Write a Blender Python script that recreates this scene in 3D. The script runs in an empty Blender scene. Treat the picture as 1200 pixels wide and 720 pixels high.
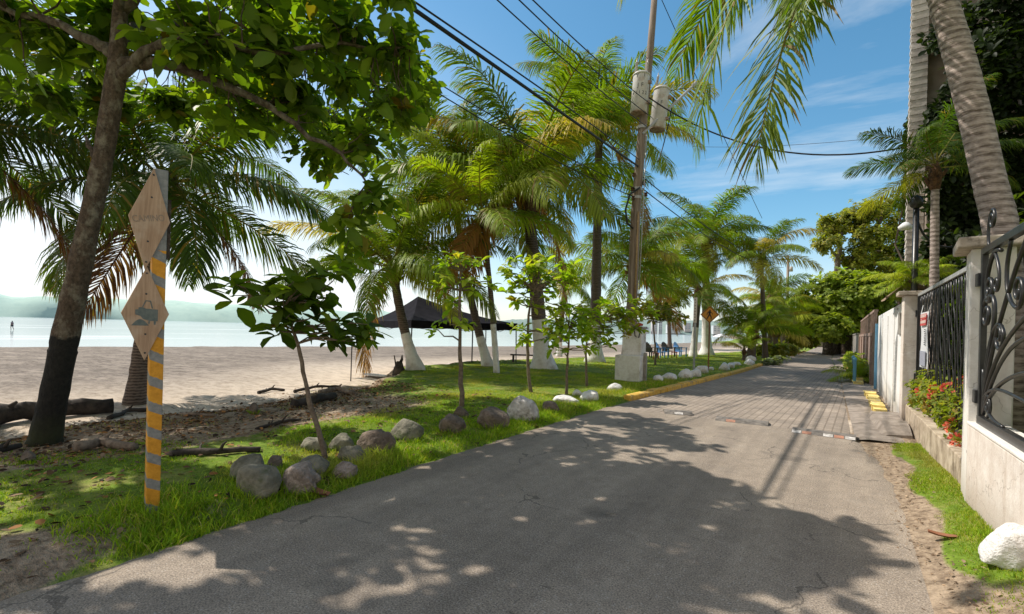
import bpy, math, random
import numpy as np
from math import sin, cos, pi, radians, sqrt, atan2, hypot
from mathutils import Vector, Matrix, noise as mnoise

random.seed(7)
RNG = np.random.default_rng(7)
sc = bpy.context.scene
COL = sc.collection

# ------------------------------------------------------------------ camera
F = 560.0; YAW = radians(34.5); PIT = 0.0; ROL = radians(1.5); EYE = 1.65; PPY = 386.0
fw = Vector((-sin(YAW)*cos(PIT), cos(YAW)*cos(PIT), sin(PIT)))
_r = Vector((cos(YAW), sin(YAW), 0)); _u = _r.cross(fw)
RT = _r*cos(ROL) + _u*sin(ROL); UP = _u*cos(ROL) - _r*sin(ROL)
CAM = Vector((0, 0, EYE))
cd = bpy.data.cameras.new('camera'); cam = bpy.data.objects.new('camera', cd); COL.objects.link(cam)
cd.sensor_width = 36; cd.lens = F/1200*36; cd.clip_start = 0.05; cd.clip_end = 20000; cd.shift_y = (PPY-360)/1200
M = Matrix((RT, UP, -fw)).transposed().to_4x4(); M.translation = CAM
cam.matrix_world = M
sc.camera = cam

def ray(x, y): return fw + RT*((x-600)/F) - UP*((y-PPY)/F)
def pd(x, y, depth): return CAM + ray(x, y)*depth
def atz(x, y, z=0.0):
    d = ray(x, y); return CAM + d*((z-EYE)/d.z)

# ------------------------------------------------------------------ ground heights
EY = [-40, 0, 6, 8.5, 11, 13, 18, 25, 32, 40, 50, 65, 120, 400]
EX = [-8.5, -9.2, -9.8, -10.6, -12.2, -14.6, -15, -13.6, -11.4, -10, -8.6, -7.6, -8, -20]
SY = [-400, -100, 9, 60, 113, 200, 400, 900, 2000]
SX = [-140, -78, -59, -42, -36, -38, -70, -190, -400]
def edge_x(y): return np.interp(y, EY, EX)
def shore_x(y): return np.interp(y, SY, SX)
def sm(t):
    t = np.clip(t, 0, 1); return t*t*(3-2*t)
def gz(x, y):
    x = np.asarray(x, float); y = np.asarray(y, float)
    ex = edge_x(y) + 0.25*np.sin(y*1.7) + 0.12*np.sin(y*4.3+1)
    sx = shore_x(y)
    n = 0.5*np.sin(x*1.3+y*0.7)+0.5*np.sin(x*0.6-y*1.9+2)+0.35*np.sin(x*3.1+y*2.3)
    lawn = 0.03 + 0.02*n + 0.07*np.exp(-((x+6.6)/1.4)**2)*sm((14-y)/6)
    width = np.interp(y, [-5, 6, 9, 12, 400], [3.0, 2.4, 0.8, 0.7, 0.7])
    t = sm((ex-x)/width+0.3)
    q = np.clip((ex-x)/np.maximum(ex-sx, 1), 0, 2.5)
    beach = -0.33 - 0.67*q + 0.015*n
    z = lawn*(1-t) + beach*t
    road = sm((x+4.5)/0.3)*sm((0.75-x)/0.3)
    z = z*(1-road) + (-0.035)*road
    rt = sm((x-0.35)/0.7)
    bank = np.interp(y, [-5, 3, 6, 9, 10, 60], [0.3, 0.28, 0.16, 0.04, -0.01, 0.0])
    z = np.where(x > 0.2, -0.035*(1-rt) + (bank+0.012*n)*rt, z)
    return z
def gat(px, py, dz=0.0):
    z = 0.0
    for _ in range(8):
        p = atz(px, py, z); z = float(gz(p.x, p.y))
    return Vector((p.x, p.y, z+dz))

# ------------------------------------------------------------------ materials
def newmat(name):
    m = bpy.data.materials.new(name); m.use_nodes = True
    nt = m.node_tree; b = nt.nodes['Principled BSDF']
    return m, nt, b
def nd(nt, typ, **kw):
    n = nt.nodes.new(typ)
    for k, v in kw.items():
        if k.startswith('_'): setattr(n, k[1:], v)
        else: n.inputs[k.replace('__', ' ')].default_value = v
    return n
def lk(nt, a, b): nt.links.new(a, b)
def ramp(nt, src, stops):
    r = nt.nodes.new('ShaderNodeValToRGB'); e = r.color_ramp.elements
    e[0].position, e[0].color = stops[0][0], (*stops[0][1], 1)
    e[1].position, e[1].color = stops[1][0], (*stops[1][1], 1)
    for p, c in stops[2:]:
        q = e.new(p); q.color = (*c, 1)
    lk(nt, src, r.inputs[0]); return r.outputs[0]
def mix(nt, fac, a, b, mode='MIX'):
    m = nt.nodes.new('ShaderNodeMix'); m.data_type = 'RGBA'; m.blend_type = mode
    for sock, v in ((m.inputs[0], fac), (m.inputs[6], a), (m.inputs[7], b)):
        if hasattr(v, 'is_output'): lk(nt, v, sock)
        elif isinstance(v, (int, float)): sock.default_value = v
        else: sock.default_value = (*v, 1)
    return m.outputs[2]
def math_(nt, op, a, b=0.0, c=0.0, clamp=False):
    m = nt.nodes.new('ShaderNodeMath'); m.operation = op; m.use_clamp = clamp
    for i, v in enumerate((a, b, c)):
        if hasattr(v, 'is_output'): lk(nt, v, m.inputs[i])
        else: m.inputs[i].default_value = v
    return m.outputs[0]
def bump(nt, b, h, strength=0.3, dist=0.02):
    n = nd(nt, 'ShaderNodeBump', Strength=strength, Distance=dist)
    lk(nt, h, n.inputs['Height']); lk(nt, n.outputs[0], b.inputs['Normal'])
def coords(nt, kind='Object', scale=None):
    t = nt.nodes.new('ShaderNodeTexCoord').outputs[kind]
    if scale:
        mp = nt.nodes.new('ShaderNodeMapping'); mp.inputs['Scale'].default_value = scale
        lk(nt, t, mp.inputs[0]); t = mp.outputs[0]
    return t
def geo_pos(nt): return nt.nodes.new('ShaderNodeNewGeometry').outputs['Position']
def noise(nt, vec, scale, detail=4, rough=0.6):
    n = nd(nt, 'ShaderNodeTexNoise', Scale=scale, Detail=detail, Roughness=rough)
    lk(nt, vec, n.inputs['Vector']); return n.outputs['Fac']

def simple(name, c1, c2=None, scale=6, rough=0.7, bstr=0.2, bdist=0.01, metal=0.0, lo=0.35, hi=0.65, c3=None, scale2=None, spec=None):
    m, nt, b = newmat(name)
    v = coords(nt)
    f = noise(nt, v, scale, 5)
    col = ramp(nt, f, [(lo, c1), (hi, c2 or c1)])
    if c3:
        f2 = noise(nt, v, scale2 or scale*0.37, 4, 0.65)
        k = math_(nt, 'MULTIPLY', math_(nt, 'SUBTRACT', f2, 0.52, clamp=True), 6, clamp=True)
        col = mix(nt, k, col, c3)
    lk(nt, col, b.inputs['Base Color'])
    b.inputs['Roughness'].default_value = rough; b.inputs['Metallic'].default_value = metal
    if spec is not None: b.inputs['Specular IOR Level'].default_value = spec
    if bstr: bump(nt, b, noise(nt, v, scale*3, 4), bstr, bdist)
    return m

def leafmat(name, transl=0.4, rough=0.45, tcol=(1.25, 1.15, 0.35), spec=0.4):
    m, nt, b = newmat(name)
    a = nt.nodes.new('ShaderNodeAttribute'); a.attribute_name = 'tint'
    oi = nt.nodes.new('ShaderNodeObjectInfo')
    v = math_(nt, 'MULTIPLY_ADD', oi.outputs['Random'], 0.3, 0.85)
    hs = nt.nodes.new('ShaderNodeHueSaturation'); lk(nt, a.outputs['Color'], hs.inputs['Color']); lk(nt, v, hs.inputs['Value'])
    lk(nt, hs.outputs[0], b.inputs['Base Color'])
    b.inputs['Roughness'].default_value = rough; b.inputs['Specular IOR Level'].default_value = spec
    t = nt.nodes.new('ShaderNodeBsdfTranslucent')
    lk(nt, mix(nt, 1.0, hs.outputs[0], tcol, 'MULTIPLY'), t.inputs[0])
    ms = nt.nodes.new('ShaderNodeMixShader'); ms.inputs[0].default_value = transl
    lk(nt, b.outputs[0], ms.inputs[1]); lk(nt, t.outputs[0], ms.inputs[2])
    lk(nt, ms.outputs[0], nt.nodes['Material Output'].inputs[0])
    return m

MT = {}
MT['leaf'] = leafmat('leaf', 0.52, 0.5, (1.5, 1.6, 0.3), 0.3)
MT['frond'] = leafmat('palm_leaf', 0.42, 0.5, (1.25, 1.4, 0.3), 0.28)
MT['grass'] = leafmat('grass_blade', 0.4, 0.6, spec=0.2)
MT['litter'] = leafmat('dry_leaf', 0.15, 0.8, (1, 0.8, 0.5), 0.2)

def barkmat(name, c1, c2, c3, scale=8, stretch=(1, 1, 0.35), b=0.8):
    m, nt, bs = newmat(name)
    v = coords(nt, 'Object', stretch)
    f = noise(nt, v, scale, 6, 0.7); f2 = noise(nt, v, scale*0.4, 4)
    col = mix(nt, math_(nt, 'MULTIPLY', math_(nt, 'SUBTRACT', f2, 0.45, clamp=True), 5, clamp=True), ramp(nt, f, [(0.3, c1), (0.68, c2)]), c3)
    lk(nt, col, bs.inputs['Base Color']); bs.inputs['Roughness'].default_value = 0.9
    bump(nt, bs, f, b, 0.03); return m
MT['bark'] = barkmat('lichen_bark', (0.022, 0.015, 0.01), (0.14, 0.1, 0.07), (0.2, 0.175, 0.135), 22, (1, 1, 0.7), 1.0)
def painted_bark(name, zp):
    m, nt, b = newmat(name); v = coords(nt, 'Object', (1, 1, 0.7)); o = coords(nt)
    f = noise(nt, v, 22, 6, 0.75); f2 = noise(nt, v, 6, 5, 0.7); f3 = noise(nt, o, 9, 4)
    col = ramp(nt, f, [(0.32, (0.035, 0.023, 0.015)), (0.7, (0.19, 0.13, 0.09))])
    col = mix(nt, math_(nt, 'MULTIPLY', math_(nt, 'SUBTRACT', f2, 0.5, clamp=True), 6, clamp=True), col, (0.3, 0.26, 0.2))
    blk = ramp(nt, f, [(0.35, (0.006, 0.006, 0.006)), (0.72, (0.035, 0.03, 0.025))])
    s_ = nt.nodes.new('ShaderNodeSeparateXYZ'); lk(nt, o, s_.inputs[0])
    z = math_(nt, 'ADD', s_.outputs[2], math_(nt, 'MULTIPLY', math_(nt, 'SUBTRACT', f3, 0.5), 0.22))
    c = mix(nt, math_(nt, 'MULTIPLY', math_(nt, 'SUBTRACT', zp, z), 25, clamp=True), col, blk)
    moss = math_(nt, 'MULTIPLY', math_(nt, 'MULTIPLY', math_(nt, 'SUBTRACT', 0.42, z, clamp=True), 3, clamp=True), f2)
    c = mix(nt, moss, c, (0.06, 0.07, 0.02))
    lk(nt, c, b.inputs['Base Color']); b.inputs['Roughness'].default_value = 0.92; bump(nt, b, f, 1.0, 0.04); return m
MT['bark_painted'] = painted_bark('bark_with_black_painted_foot', 1.36)
MT['bark_black'] = simple('black_painted_bark', (0.008, 0.008, 0.008), (0.025, 0.021, 0.018), 14, 0.85, 0.8, 0.03)
MT['twig'] = simple('twig_bark', (0.05, 0.035, 0.025), (0.12, 0.085, 0.06), 14, 0.9, 0.4)
MT['sapling'] = simple('sapling_bark', (0.12, 0.085, 0.06), (0.26, 0.2, 0.15), 18, 0.9, 0.5)
def palmbark(name, c1, c2, ring=14, mossy=None, bs_=0.7, wv=0.5):
    m, nt, b = newmat(name)
    v = coords(nt)
    w = nd(nt, 'ShaderNodeTexWave', Scale=ring/6.2832*2.0, Distortion=3.2, Detail=3, **{'Detail Scale': 1.6}, _bands_direction='Z')
    lk(nt, v, w.inputs['Vector'])
    f = noise(nt, v, 10, 6, 0.7)
    k = math_(nt, 'ADD', math_(nt, 'MULTIPLY', w.outputs['Fac'], wv), math_(nt, 'MULTIPLY', f, 1.1-wv))
    fine = nd(nt, 'ShaderNodeTexNoise', Scale=30, Detail=3)
    mp = nt.nodes.new('ShaderNodeMapping'); mp.inputs['Scale'].default_value = (0.35, 0.35, 2.6); lk(nt, v, mp.inputs[0]); lk(nt, mp.outputs[0], fine.inputs['Vector'])
    k2 = math_(nt, 'ADD', k, math_(nt, 'MULTIPLY', math_(nt, 'SUBTRACT', fine.outputs['Fac'], 0.5), 0.9))
    col = ramp(nt, k2, [(0.25, c1), (0.75, c2)])
    lk(nt, col, b.inputs['Base Color']); b.inputs['Roughness'].default_value = 0.92
    bump(nt, b, k2, bs_, 0.03); return m
MT['palm_trunk'] = palmbark('palm_trunk_bark', (0.05, 0.035, 0.028), (0.2, 0.155, 0.125))
MT['palm_grey'] = palmbark('grey_palm_bark', (0.11, 0.08, 0.062), (0.48, 0.395, 0.355), 12, bs_=0.45, wv=0.28)
MT['whitewash'] = simple('whitewash', (0.74, 0.71, 0.67), (0.87, 0.855, 0.83), 9, 0.85, 0.6, 0.02, c3=(0.5, 0.45, 0.39), scale2=2.2)
MT['sheath'] = simple('palm_fibre', (0.05, 0.03, 0.018), (0.2, 0.1, 0.045), 18, 0.95, 0.8, 0.03)
MT['coconut'] = simple('coconut_husk', (0.2, 0.16, 0.05), (0.34, 0.2, 0.05), 6, 0.6, 0.2)
MT['rock_grey'] = simple('grey_rock', (0.14, 0.125, 0.105), (0.34, 0.3, 0.26), 7, 0.9, 0.9, 0.03, c3=(0.07, 0.085, 0.03), scale2=4)
MT['rock_moss'] = simple('mossy_rock', (0.13, 0.125, 0.09), (0.33, 0.3, 0.23), 7, 0.95, 0.9, 0.03, c3=(0.05, 0.08, 0.018), scale2=3)
MT['rock_brown'] = simple('brown_rock', (0.11, 0.085, 0.066), (0.29, 0.225, 0.175), 8, 0.9, 1.0, 0.04, c3=(0.06, 0.065, 0.03), scale2=4)
MT['rock_pink'] = simple('pinkish_rock', (0.24, 0.19, 0.155), (0.52, 0.43, 0.37), 9, 0.9, 1.0, 0.04, c3=(0.09, 0.085, 0.05), scale2=5)
MT['rock_white'] = simple('white_painted_rock', (0.7, 0.68, 0.64), (0.87, 0.855, 0.83), 6, 0.8, 0.9, 0.035, c3=(0.4, 0.35, 0.29), scale2=3)
MT['rock_half'] = simple('worn_white_rock', (0.36, 0.33, 0.29), (0.74, 0.71, 0.66), 8, 0.85, 0.9, 0.03, c3=(0.12, 0.1, 0.08), scale2=5)
MT['drift'] = barkmat('driftwood', (0.014, 0.011, 0.009), (0.06, 0.045, 0.036), (0.09, 0.07, 0.055), 9, (1, 1, 1), 1.0)
MT['drift_pale'] = simple('pale_driftwood', (0.12, 0.09, 0.065), (0.3, 0.23, 0.17), 12, 0.95, 0.6, 0.02)
MT['iron'] = simple('black_iron', (0.012, 0.012, 0.013), (0.03, 0.028, 0.028), 20, 0.35, 0.15, 0.004, spec=0.6)
MT['steel'] = simple('galvanised_steel', (0.34, 0.34, 0.33), (0.5, 0.5, 0.49), 20, 0.5, 0.1, 0.003, metal=0.3)
MT['rust_post'] = simple('rusty_post', (0.18, 0.08, 0.035), (0.34, 0.17, 0.08), 18, 0.85, 0.3, 0.004)
MT['stucco'] = simple('white_stucco', (0.74, 0.69, 0.62), (0.84, 0.8, 0.745), 7, 0.9, 0.35, 0.006, c3=(0.64, 0.54, 0.46), scale2=2.2)
MT['stucco_pink'] = simple('worn_pinkish_stucco', (0.6, 0.5, 0.42), (0.78, 0.7, 0.62), 4, 0.92, 0.5, 0.008, c3=(0.47, 0.35, 0.27), scale2=2.6)
MT['whitewall'] = simple('white_wall_paint', (0.8, 0.79, 0.77), (0.86, 0.85, 0.83), 4, 0.85, 0.25, 0.006, c3=(0.66, 0.6, 0.54), scale2=1.5)
def wallmat(name, c1, c2, stain, k=0.6):
    m, nt, b = newmat(name); v = geo_pos(nt); s_ = nt.nodes.new('ShaderNodeSeparateXYZ'); lk(nt, v, s_.inputs[0])
    f = noise(nt, v, 6, 6, 0.7); c = ramp(nt, f, [(0.3, c1), (0.65, c2)])
    mp = nt.nodes.new('ShaderNodeMapping'); mp.inputs['Scale'].default_value = (7, 7, 0.5); lk(nt, v, mp.inputs[0])
    st = noise(nt, mp.outputs[0], 1.3, 5, 0.7)
    c = mix(nt, math_(nt, 'MULTIPLY', math_(nt, 'SUBTRACT', st, 0.52, clamp=True), 4.0*k, clamp=True), c, stain)
    low = math_(nt, 'MULTIPLY', math_(nt, 'SUBTRACT', 0.55, s_.outputs[2], clamp=True), 2.4, clamp=True)
    c = mix(nt, math_(nt, 'MULTIPLY', math_(nt, 'MULTIPLY', low, math_(nt, 'ADD', f, 0.2)), 0.95, clamp=True), c, tuple(q*0.62 for q in stain))
    hair = nd(nt, 'ShaderNodeTexVoronoi', Scale=1.7, _feature='DISTANCE_TO_EDGE')
    nz = nd(nt, 'ShaderNodeTexNoise', Scale=4, Detail=4); lk(nt, v, nz.inputs['Vector'])
    ad = nt.nodes.new('ShaderNodeVectorMath'); ad.operation = 'MULTIPLY_ADD'; ad.inputs[1].default_value = (0.4, 0.4, 0.4)
    lk(nt, nz.outputs['Color'], ad.inputs[0]); lk(nt, v, ad.inputs[2]); lk(nt, ad.outputs[0], hair.inputs['Vector'])
    c = mix(nt, math_(nt, 'MULTIPLY', math_(nt, 'LESS_THAN', hair.outputs['Distance'], 0.005), 0.45), c, tuple(q*0.5 for q in stain))
    spt = noise(nt, v, 55, 3, 0.7); c = mix(nt, math_(nt, 'MULTIPLY', math_(nt, 'SUBTRACT', spt, 0.66, clamp=True), 5, clamp=True), c, tuple(q*0.7 for q in stain))
    lk(nt, c, b.inputs['Base Color']); b.inputs['Roughness'].default_value = 0.92
    bump(nt, b, math_(nt, 'ADD', noise(nt, v, 26, 5, 0.7), math_(nt, 'MULTIPLY', f, 1.5)), 0.5, 0.008); return m
MT['stucco'] = wallmat('white_stucco', (0.76, 0.71, 0.64), (0.86, 0.82, 0.765), (0.62, 0.52, 0.43), 0.4)
MT['stucco_pink'] = wallmat('worn_pinkish_stucco', (0.66, 0.56, 0.48), (0.82, 0.75, 0.68), (0.5, 0.38, 0.29), 0.6)
MT['whitewall'] = wallmat('white_wall_paint', (0.82, 0.81, 0.79), (0.87, 0.86, 0.84), (0.66, 0.58, 0.5), 0.35)
MT['planter'] = wallmat('stained_planter_concrete', (0.36, 0.28, 0.2), (0.6, 0.5, 0.38), (0.26, 0.2, 0.14), 0.8)
MT['capstone'] = simple('weathered_cap_stone', (0.4, 0.33, 0.26), (0.66, 0.58, 0.48), 12, 0.92, 0.7, 0.01, c3=(0.14, 0.11, 0.08), scale2=6)
MT['planter'] = simple('stained_planter_concrete', (0.34, 0.26, 0.18), (0.58, 0.48, 0.36), 5, 0.92, 0.5, 0.01, c3=(0.2, 0.15, 0.1), scale2=3)
MT['concrete'] = simple('grey_concrete', (0.26, 0.235, 0.21), (0.4, 0.37, 0.33), 6, 0.92, 0.5, 0.01, c3=(0.17, 0.15, 0.13), scale2=2.4)
MT['dusty_path'] = simple('dusty_brown_paving', (0.2, 0.165, 0.135), (0.34, 0.285, 0.24), 5, 0.95, 0.6, 0.02, c3=(0.14, 0.11, 0.085), scale2=2.2)
MT['yellow'] = simple('worn_yellow_paint', (0.62, 0.36, 0.05), (0.78, 0.5, 0.1), 9, 0.8, 0.5, 0.01, c3=(0.34, 0.24, 0.13), scale2=4)
MT['yellow_pale'] = simple('pale_yellow_paint', (0.7, 0.5, 0.12), (0.82, 0.66, 0.25), 9, 0.8, 0.5, 0.01, c3=(0.4, 0.33, 0.22), scale2=4)
MT['rubber'] = simple('dusty_rubber', (0.1, 0.09, 0.08), (0.25, 0.22, 0.19), 12, 0.85, 0.4, 0.005)
MT['white_tape'] = simple('white_reflector', (0.38, 0.35, 0.32), (0.72, 0.69, 0.66), 25, 0.7, 0.1)
MT['orange_tape'] = simple('faded_orange_reflector', (0.3, 0.16, 0.11), (0.52, 0.24, 0.15), 25, 0.7, 0.1)
MT['tent'] = simple('black_tent_cloth', (0.008, 0.008, 0.012), (0.018, 0.017, 0.023), 3, 0.95, 0.15, 0.02, spec=0.12)
MT['tent_grey'] = MT['tent']
MT['conduit'] = simple('faded_tan_conduit', (0.34, 0.22, 0.1), (0.44, 0.3, 0.15), 8, 0.7, 0.1)
MT['polewood'] = barkmat('pole_wood', (0.13, 0.095, 0.07), (0.29, 0.225, 0.175), (0.35, 0.29, 0.235), 10, (3, 3, 0.12), 0.5)
MT['tank'] = simple('light_grey_tank_paint', (0.5, 0.48, 0.44), (0.62, 0.6, 0.56), 5, 0.5, 0.1, c3=(0.42, 0.34, 0.27), scale2=3)
MT['tank_rust'] = simple('rusted_tank_base', (0.2, 0.12, 0.08), (0.4, 0.3, 0.23), 8, 0.85, 0.4)
MT['porcelain'] = simple('grey_porcelain', (0.42, 0.38, 0.36), (0.55, 0.5, 0.48), 5, 0.3, 0.0)
MT['cable'] = simple('black_cable', (0.012, 0.012, 0.013), (0.02, 0.02, 0.02), 5, 0.6, 0.0)
MT['ink'] = simple('dark_marking', (0.03, 0.035, 0.04), (0.06, 0.065, 0.07), 30, 0.8, 0.0)
MT['plastic_black'] = simple('black_plastic', (0.012, 0.014, 0.016), (0.02, 0.022, 0.024), 6, 0.4, 0.0)
MT['plastic_blue'] = simple('blue_plastic', (0.07, 0.22, 0.5), (0.11, 0.3, 0.6), 6, 0.4, 0.0)
MT['plastic_red'] = simple('red_plastic', (0.35, 0.035, 0.02), (0.45, 0.06, 0.03), 6, 0.45, 0.0)
MT['sign_yellow'] = simple('amber_sign_face', (0.62, 0.24, 0.015), (0.7, 0.3, 0.025), 4, 0.5, 0.0)
MT['black_paint'] = simple('black_sign_paint', (0.01, 0.01, 0.01), (0.015, 0.015, 0.015), 4, 0.6, 0.0)
MT['white_cloth'] = simple('white_cloth', (0.72, 0.72, 0.72), (0.8, 0.8, 0.8), 6, 0.8, 0.1)
MT['blue_paint'] = simple('light_blue_paint', (0.16, 0.4, 0.62), (0.22, 0.5, 0.72), 6, 0.6, 0.1)
MT['brown_fence'] = simple('dull_brown_paint', (0.3, 0.2, 0.16), (0.42, 0.3, 0.25), 7, 0.85, 0.3)
MT['flower'] = leafmat('flower_petal', 0.3, 0.6, (1.2, 0.7, 0.6))
MT['skin'] = simple('skin', (0.25, 0.14, 0.09), (0.3, 0.17, 0.11), 8, 0.6, 0.0)
MT['cloth_dark'] = simple('dark_cloth', (0.03, 0.03, 0.05), (0.05, 0.05, 0.08), 20, 0.9, 0.0)
MT['cloth_mauve'] = simple('mauve_cloth', (0.16, 0.11, 0.15), (0.22, 0.15, 0.2), 20, 0.9, 0.0)
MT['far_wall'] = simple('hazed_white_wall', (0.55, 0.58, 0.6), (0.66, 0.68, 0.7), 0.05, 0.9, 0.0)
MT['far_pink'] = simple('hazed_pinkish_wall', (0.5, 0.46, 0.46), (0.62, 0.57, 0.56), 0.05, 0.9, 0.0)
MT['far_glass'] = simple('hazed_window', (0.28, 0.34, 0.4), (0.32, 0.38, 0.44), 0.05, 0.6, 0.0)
MT['bldg'] = simple('weathered_concrete_wall', (0.3, 0.24, 0.19), (0.5, 0.42, 0.34), 1.5, 0.95, 0.5, 0.02, c3=(0.18, 0.14, 0.11), scale2=0.7)
MT['bldg_edge'] = simple('pale_concrete_edge', (0.46, 0.41, 0.36), (0.6, 0.55, 0.49), 3, 0.95, 0.4, 0.02, c3=(0.3, 0.26, 0.22), scale2=1.2)
MT['thatch'] = simple('dry_thatch', (0.2, 0.13, 0.085), (0.42, 0.3, 0.2), 14, 0.95, 0.9, 0.03)
MT['panel_white'] = simple('banner_vinyl', (0.68, 0.69, 0.7), (0.76, 0.77, 0.78), 6, 0.5, 0.0)
MT['panel_red'] = simple('banner_red', (0.55, 0.06, 0.06), (0.62, 0.09, 0.08), 6, 0.5, 0.0)
MT['panel_grey'] = simple('banner_grey', (0.3, 0.31, 0.38), (0.4, 0.41, 0.48), 60, 0.5, 0.0)
MT['cream'] = simple('cream_wall', (0.62, 0.52, 0.4), (0.72, 0.63, 0.5), 3, 0.9, 0.2)

# wooden sign board
def board_mat():
    m, nt, b = newmat('weathered_board_wood')
    v = coords(nt, 'Object', (14, 14, 0.9))
    f = noise(nt, v, 3, 6, 0.7); g2 = noise(nt, coords(nt), 5, 4)
    c = ramp(nt, f, [(0.3, (0.34, 0.2, 0.115)), (0.7, (0.58, 0.39, 0.255))])
    c = mix(nt, math_(nt, 'MULTIPLY', math_(nt, 'SUBTRACT', g2, 0.5, clamp=True), 3, clamp=True), c, (0.62, 0.49, 0.37))
    lk(nt, c, b.inputs['Base Color']); b.inputs['Roughness'].default_value = 0.75
    bump(nt, b, f, 0.3, 0.004); return m
MT['board'] = board_mat()
def stripe_mat():
    m, nt, b = newmat('diagonal_yellow_grey_stripes')
    v = coords(nt); s = nt.nodes.new('ShaderNodeSeparateXYZ'); lk(nt, v, s.inputs[0])
    d = math_(nt, 'ADD', math_(nt, 'MULTIPLY', math_(nt, 'SUBTRACT', s.outputs[0], s.outputs[1]), 0.5), s.outputs[2])
    k = math_(nt, 'FRACT', math_(nt, 'DIVIDE', d, 0.21))
    k = math_(nt, 'GREATER_THAN', math_(nt, 'ADD', k, math_(nt, 'MULTIPLY', math_(nt, 'SUBTRACT', noise(nt, v, 45, 3), 0.5), 0.12)), 0.38)
    f = noise(nt, v, 30, 5)
    yel = ramp(nt, f, [(0.3, (0.62, 0.26, 0.012)), (0.7, (0.82, 0.38, 0.03))])
    gry = ramp(nt, f, [(0.3, (0.2, 0.2, 0.19)), (0.7, (0.33, 0.32, 0.3))])
    c = mix(nt, k, gry, yel)
    c = mix(nt, math_(nt, 'GREATER_THAN', s.outputs[2], 2.16), c, gry)
    lk(nt, c, b.inputs['Base Color']); b.inputs['Roughness'].default_value = 0.7
    bump(nt, b, f, 0.2, 0.004); return m
MT['stripes'] = stripe_mat()

# asphalt, pavers, ground, water, hills
def asphalt_mat():
    m, nt, b = newmat('asphalt')
    v = geo_pos(nt)
    big = noise(nt, v, 0.5, 4); mid = noise(nt, v, 3.5, 5, 0.7); fine = noise(nt, v, 85, 3, 0.8)
    vor = nd(nt, 'ShaderNodeTexVoronoi', Scale=48); lk(nt, v, vor.inputs['Vector'])
    c = ramp(nt, big, [(0.35, (0.29, 0.243, 0.198)), (0.65, (0.36, 0.303, 0.248))])
    c = mix(nt, math_(nt, 'MULTIPLY', math_(nt, 'SUBTRACT', mid, 0.5, clamp=True), 2.2, clamp=True), c, (0.22, 0.187, 0.155))
    spk = ramp(nt, fine, [(0.34, (0.35, 0.35, 0.35)), (0.66, (1.6, 1.58, 1.55))])
    c = mix(nt, 1.0, c, spk, 'MULTIPLY')
    st = math_(nt, 'LESS_THAN', vor.outputs['Distance'], 0.24)
    rnd = math_(nt, 'GREATER_THAN', vor.outputs['Color'], 0.62)
    c = mix(nt, math_(nt, 'MULTIPLY', math_(nt, 'MULTIPLY', st, rnd), 0.7), c, (0.5, 0.46, 0.42))
    # cracks
    vc = nd(nt, 'ShaderNodeTexVoronoi', Scale=0.55, _feature='DISTANCE_TO_EDGE')
    wv = nt.nodes.new('ShaderNodeVectorMath'); wv.operation = 'ADD'
    nz = nd(nt, 'ShaderNodeTexNoise', Scale=2.2, Detail=4); lk(nt, v, nz.inputs['Vector'])
    sc_ = nt.nodes.new('ShaderNodeVectorMath'); sc_.operation = 'SCALE'; sc_.inputs['Scale'].default_value = 0.8
    lk(nt, nz.outputs['Color'], sc_.inputs[0]); lk(nt, v, wv.inputs[0]); lk(nt, sc_.outputs[0], wv.inputs[1]); lk(nt, wv.outputs[0], vc.inputs['Vector'])
    cr = math_(nt, 'MULTIPLY', math_(nt, 'LESS_THAN', vc.outputs['Distance'], 0.006), math_(nt, 'GREATER_THAN', big, 0.5))
    c = mix(nt, math_(nt, 'MULTIPLY', cr, 0.55), c, (0.08, 0.07, 0.06))
    oil = noise(nt, v, 0.9, 3, 0.55)
    c = mix(nt, math_(nt, 'MULTIPLY', math_(nt, 'SUBTRACT', oil, 0.62, clamp=True), 6.0, clamp=True), c, (0.1, 0.09, 0.08))
    # a dark tarry patch or two and a dusty tint
    pt = noise(nt, v, 1.3, 3)
    c = mix(nt, math_(nt, 'MULTIPLY', math_(nt, 'SUBTRACT', pt, 0.6, clamp=True), 3.0, clamp=True), c, (0.3, 0.265, 0.225))
    mpl = nt.nodes.new('ShaderNodeMapping'); mpl.inputs['Scale'].default_value = (1.1, 0.09, 1); lk(nt, v, mpl.inputs[0])
    ln = noise(nt, mpl.outputs[0], 1.6, 5, 0.65)
    c = mix(nt, 1.0, c, ramp(nt, ln, [(0.3, (0.74, 0.74, 0.75)), (0.68, (1.2, 1.19, 1.17))]), 'MULTIPLY')
    bl = noise(nt, v, 7, 5, 0.75)
    c = mix(nt, 1.0, c, ramp(nt, bl, [(0.3, (0.78, 0.78, 0.78)), (0.7, (1.16, 1.16, 1.15))]), 'MULTIPLY')
    sx_ = nt.nodes.new('ShaderNodeSeparateXYZ'); lk(nt, v, sx_.inputs[0])
    eg = math_(nt, 'ADD', math_(nt, 'MULTIPLY', math_(nt, 'ADD', math_(nt, 'MULTIPLY', sx_.outputs[0], -1), -3.75), 2.2), math_(nt, 'MULTIPLY', math_(nt, 'SUBTRACT', bl, 0.55), 3.0))
    eg2 = math_(nt, 'ADD', math_(nt, 'MULTIPLY', math_(nt, 'ADD', sx_.outputs[0], -0.25), 1.6), math_(nt, 'MULTIPLY', math_(nt, 'SUBTRACT', bl, 0.62), 4.0))
    c = mix(nt, math_(nt, 'MULTIPLY', math_(nt, 'MAXIMUM', eg, eg2), 0.55, clamp=True), c, (0.2, 0.15, 0.105))
    lk(nt, c, b.inputs['Base Color']); b.inputs['Roughness'].default_value = 0.9; b.inputs['Specular IOR Level'].default_value = 0.25
    h = math_(nt, 'ADD', fine, math_(nt, 'MULTIPLY', vor.outputs['Distance'], -0.8))
    bump(nt, b, h, 0.45, 0.004); return m
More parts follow.
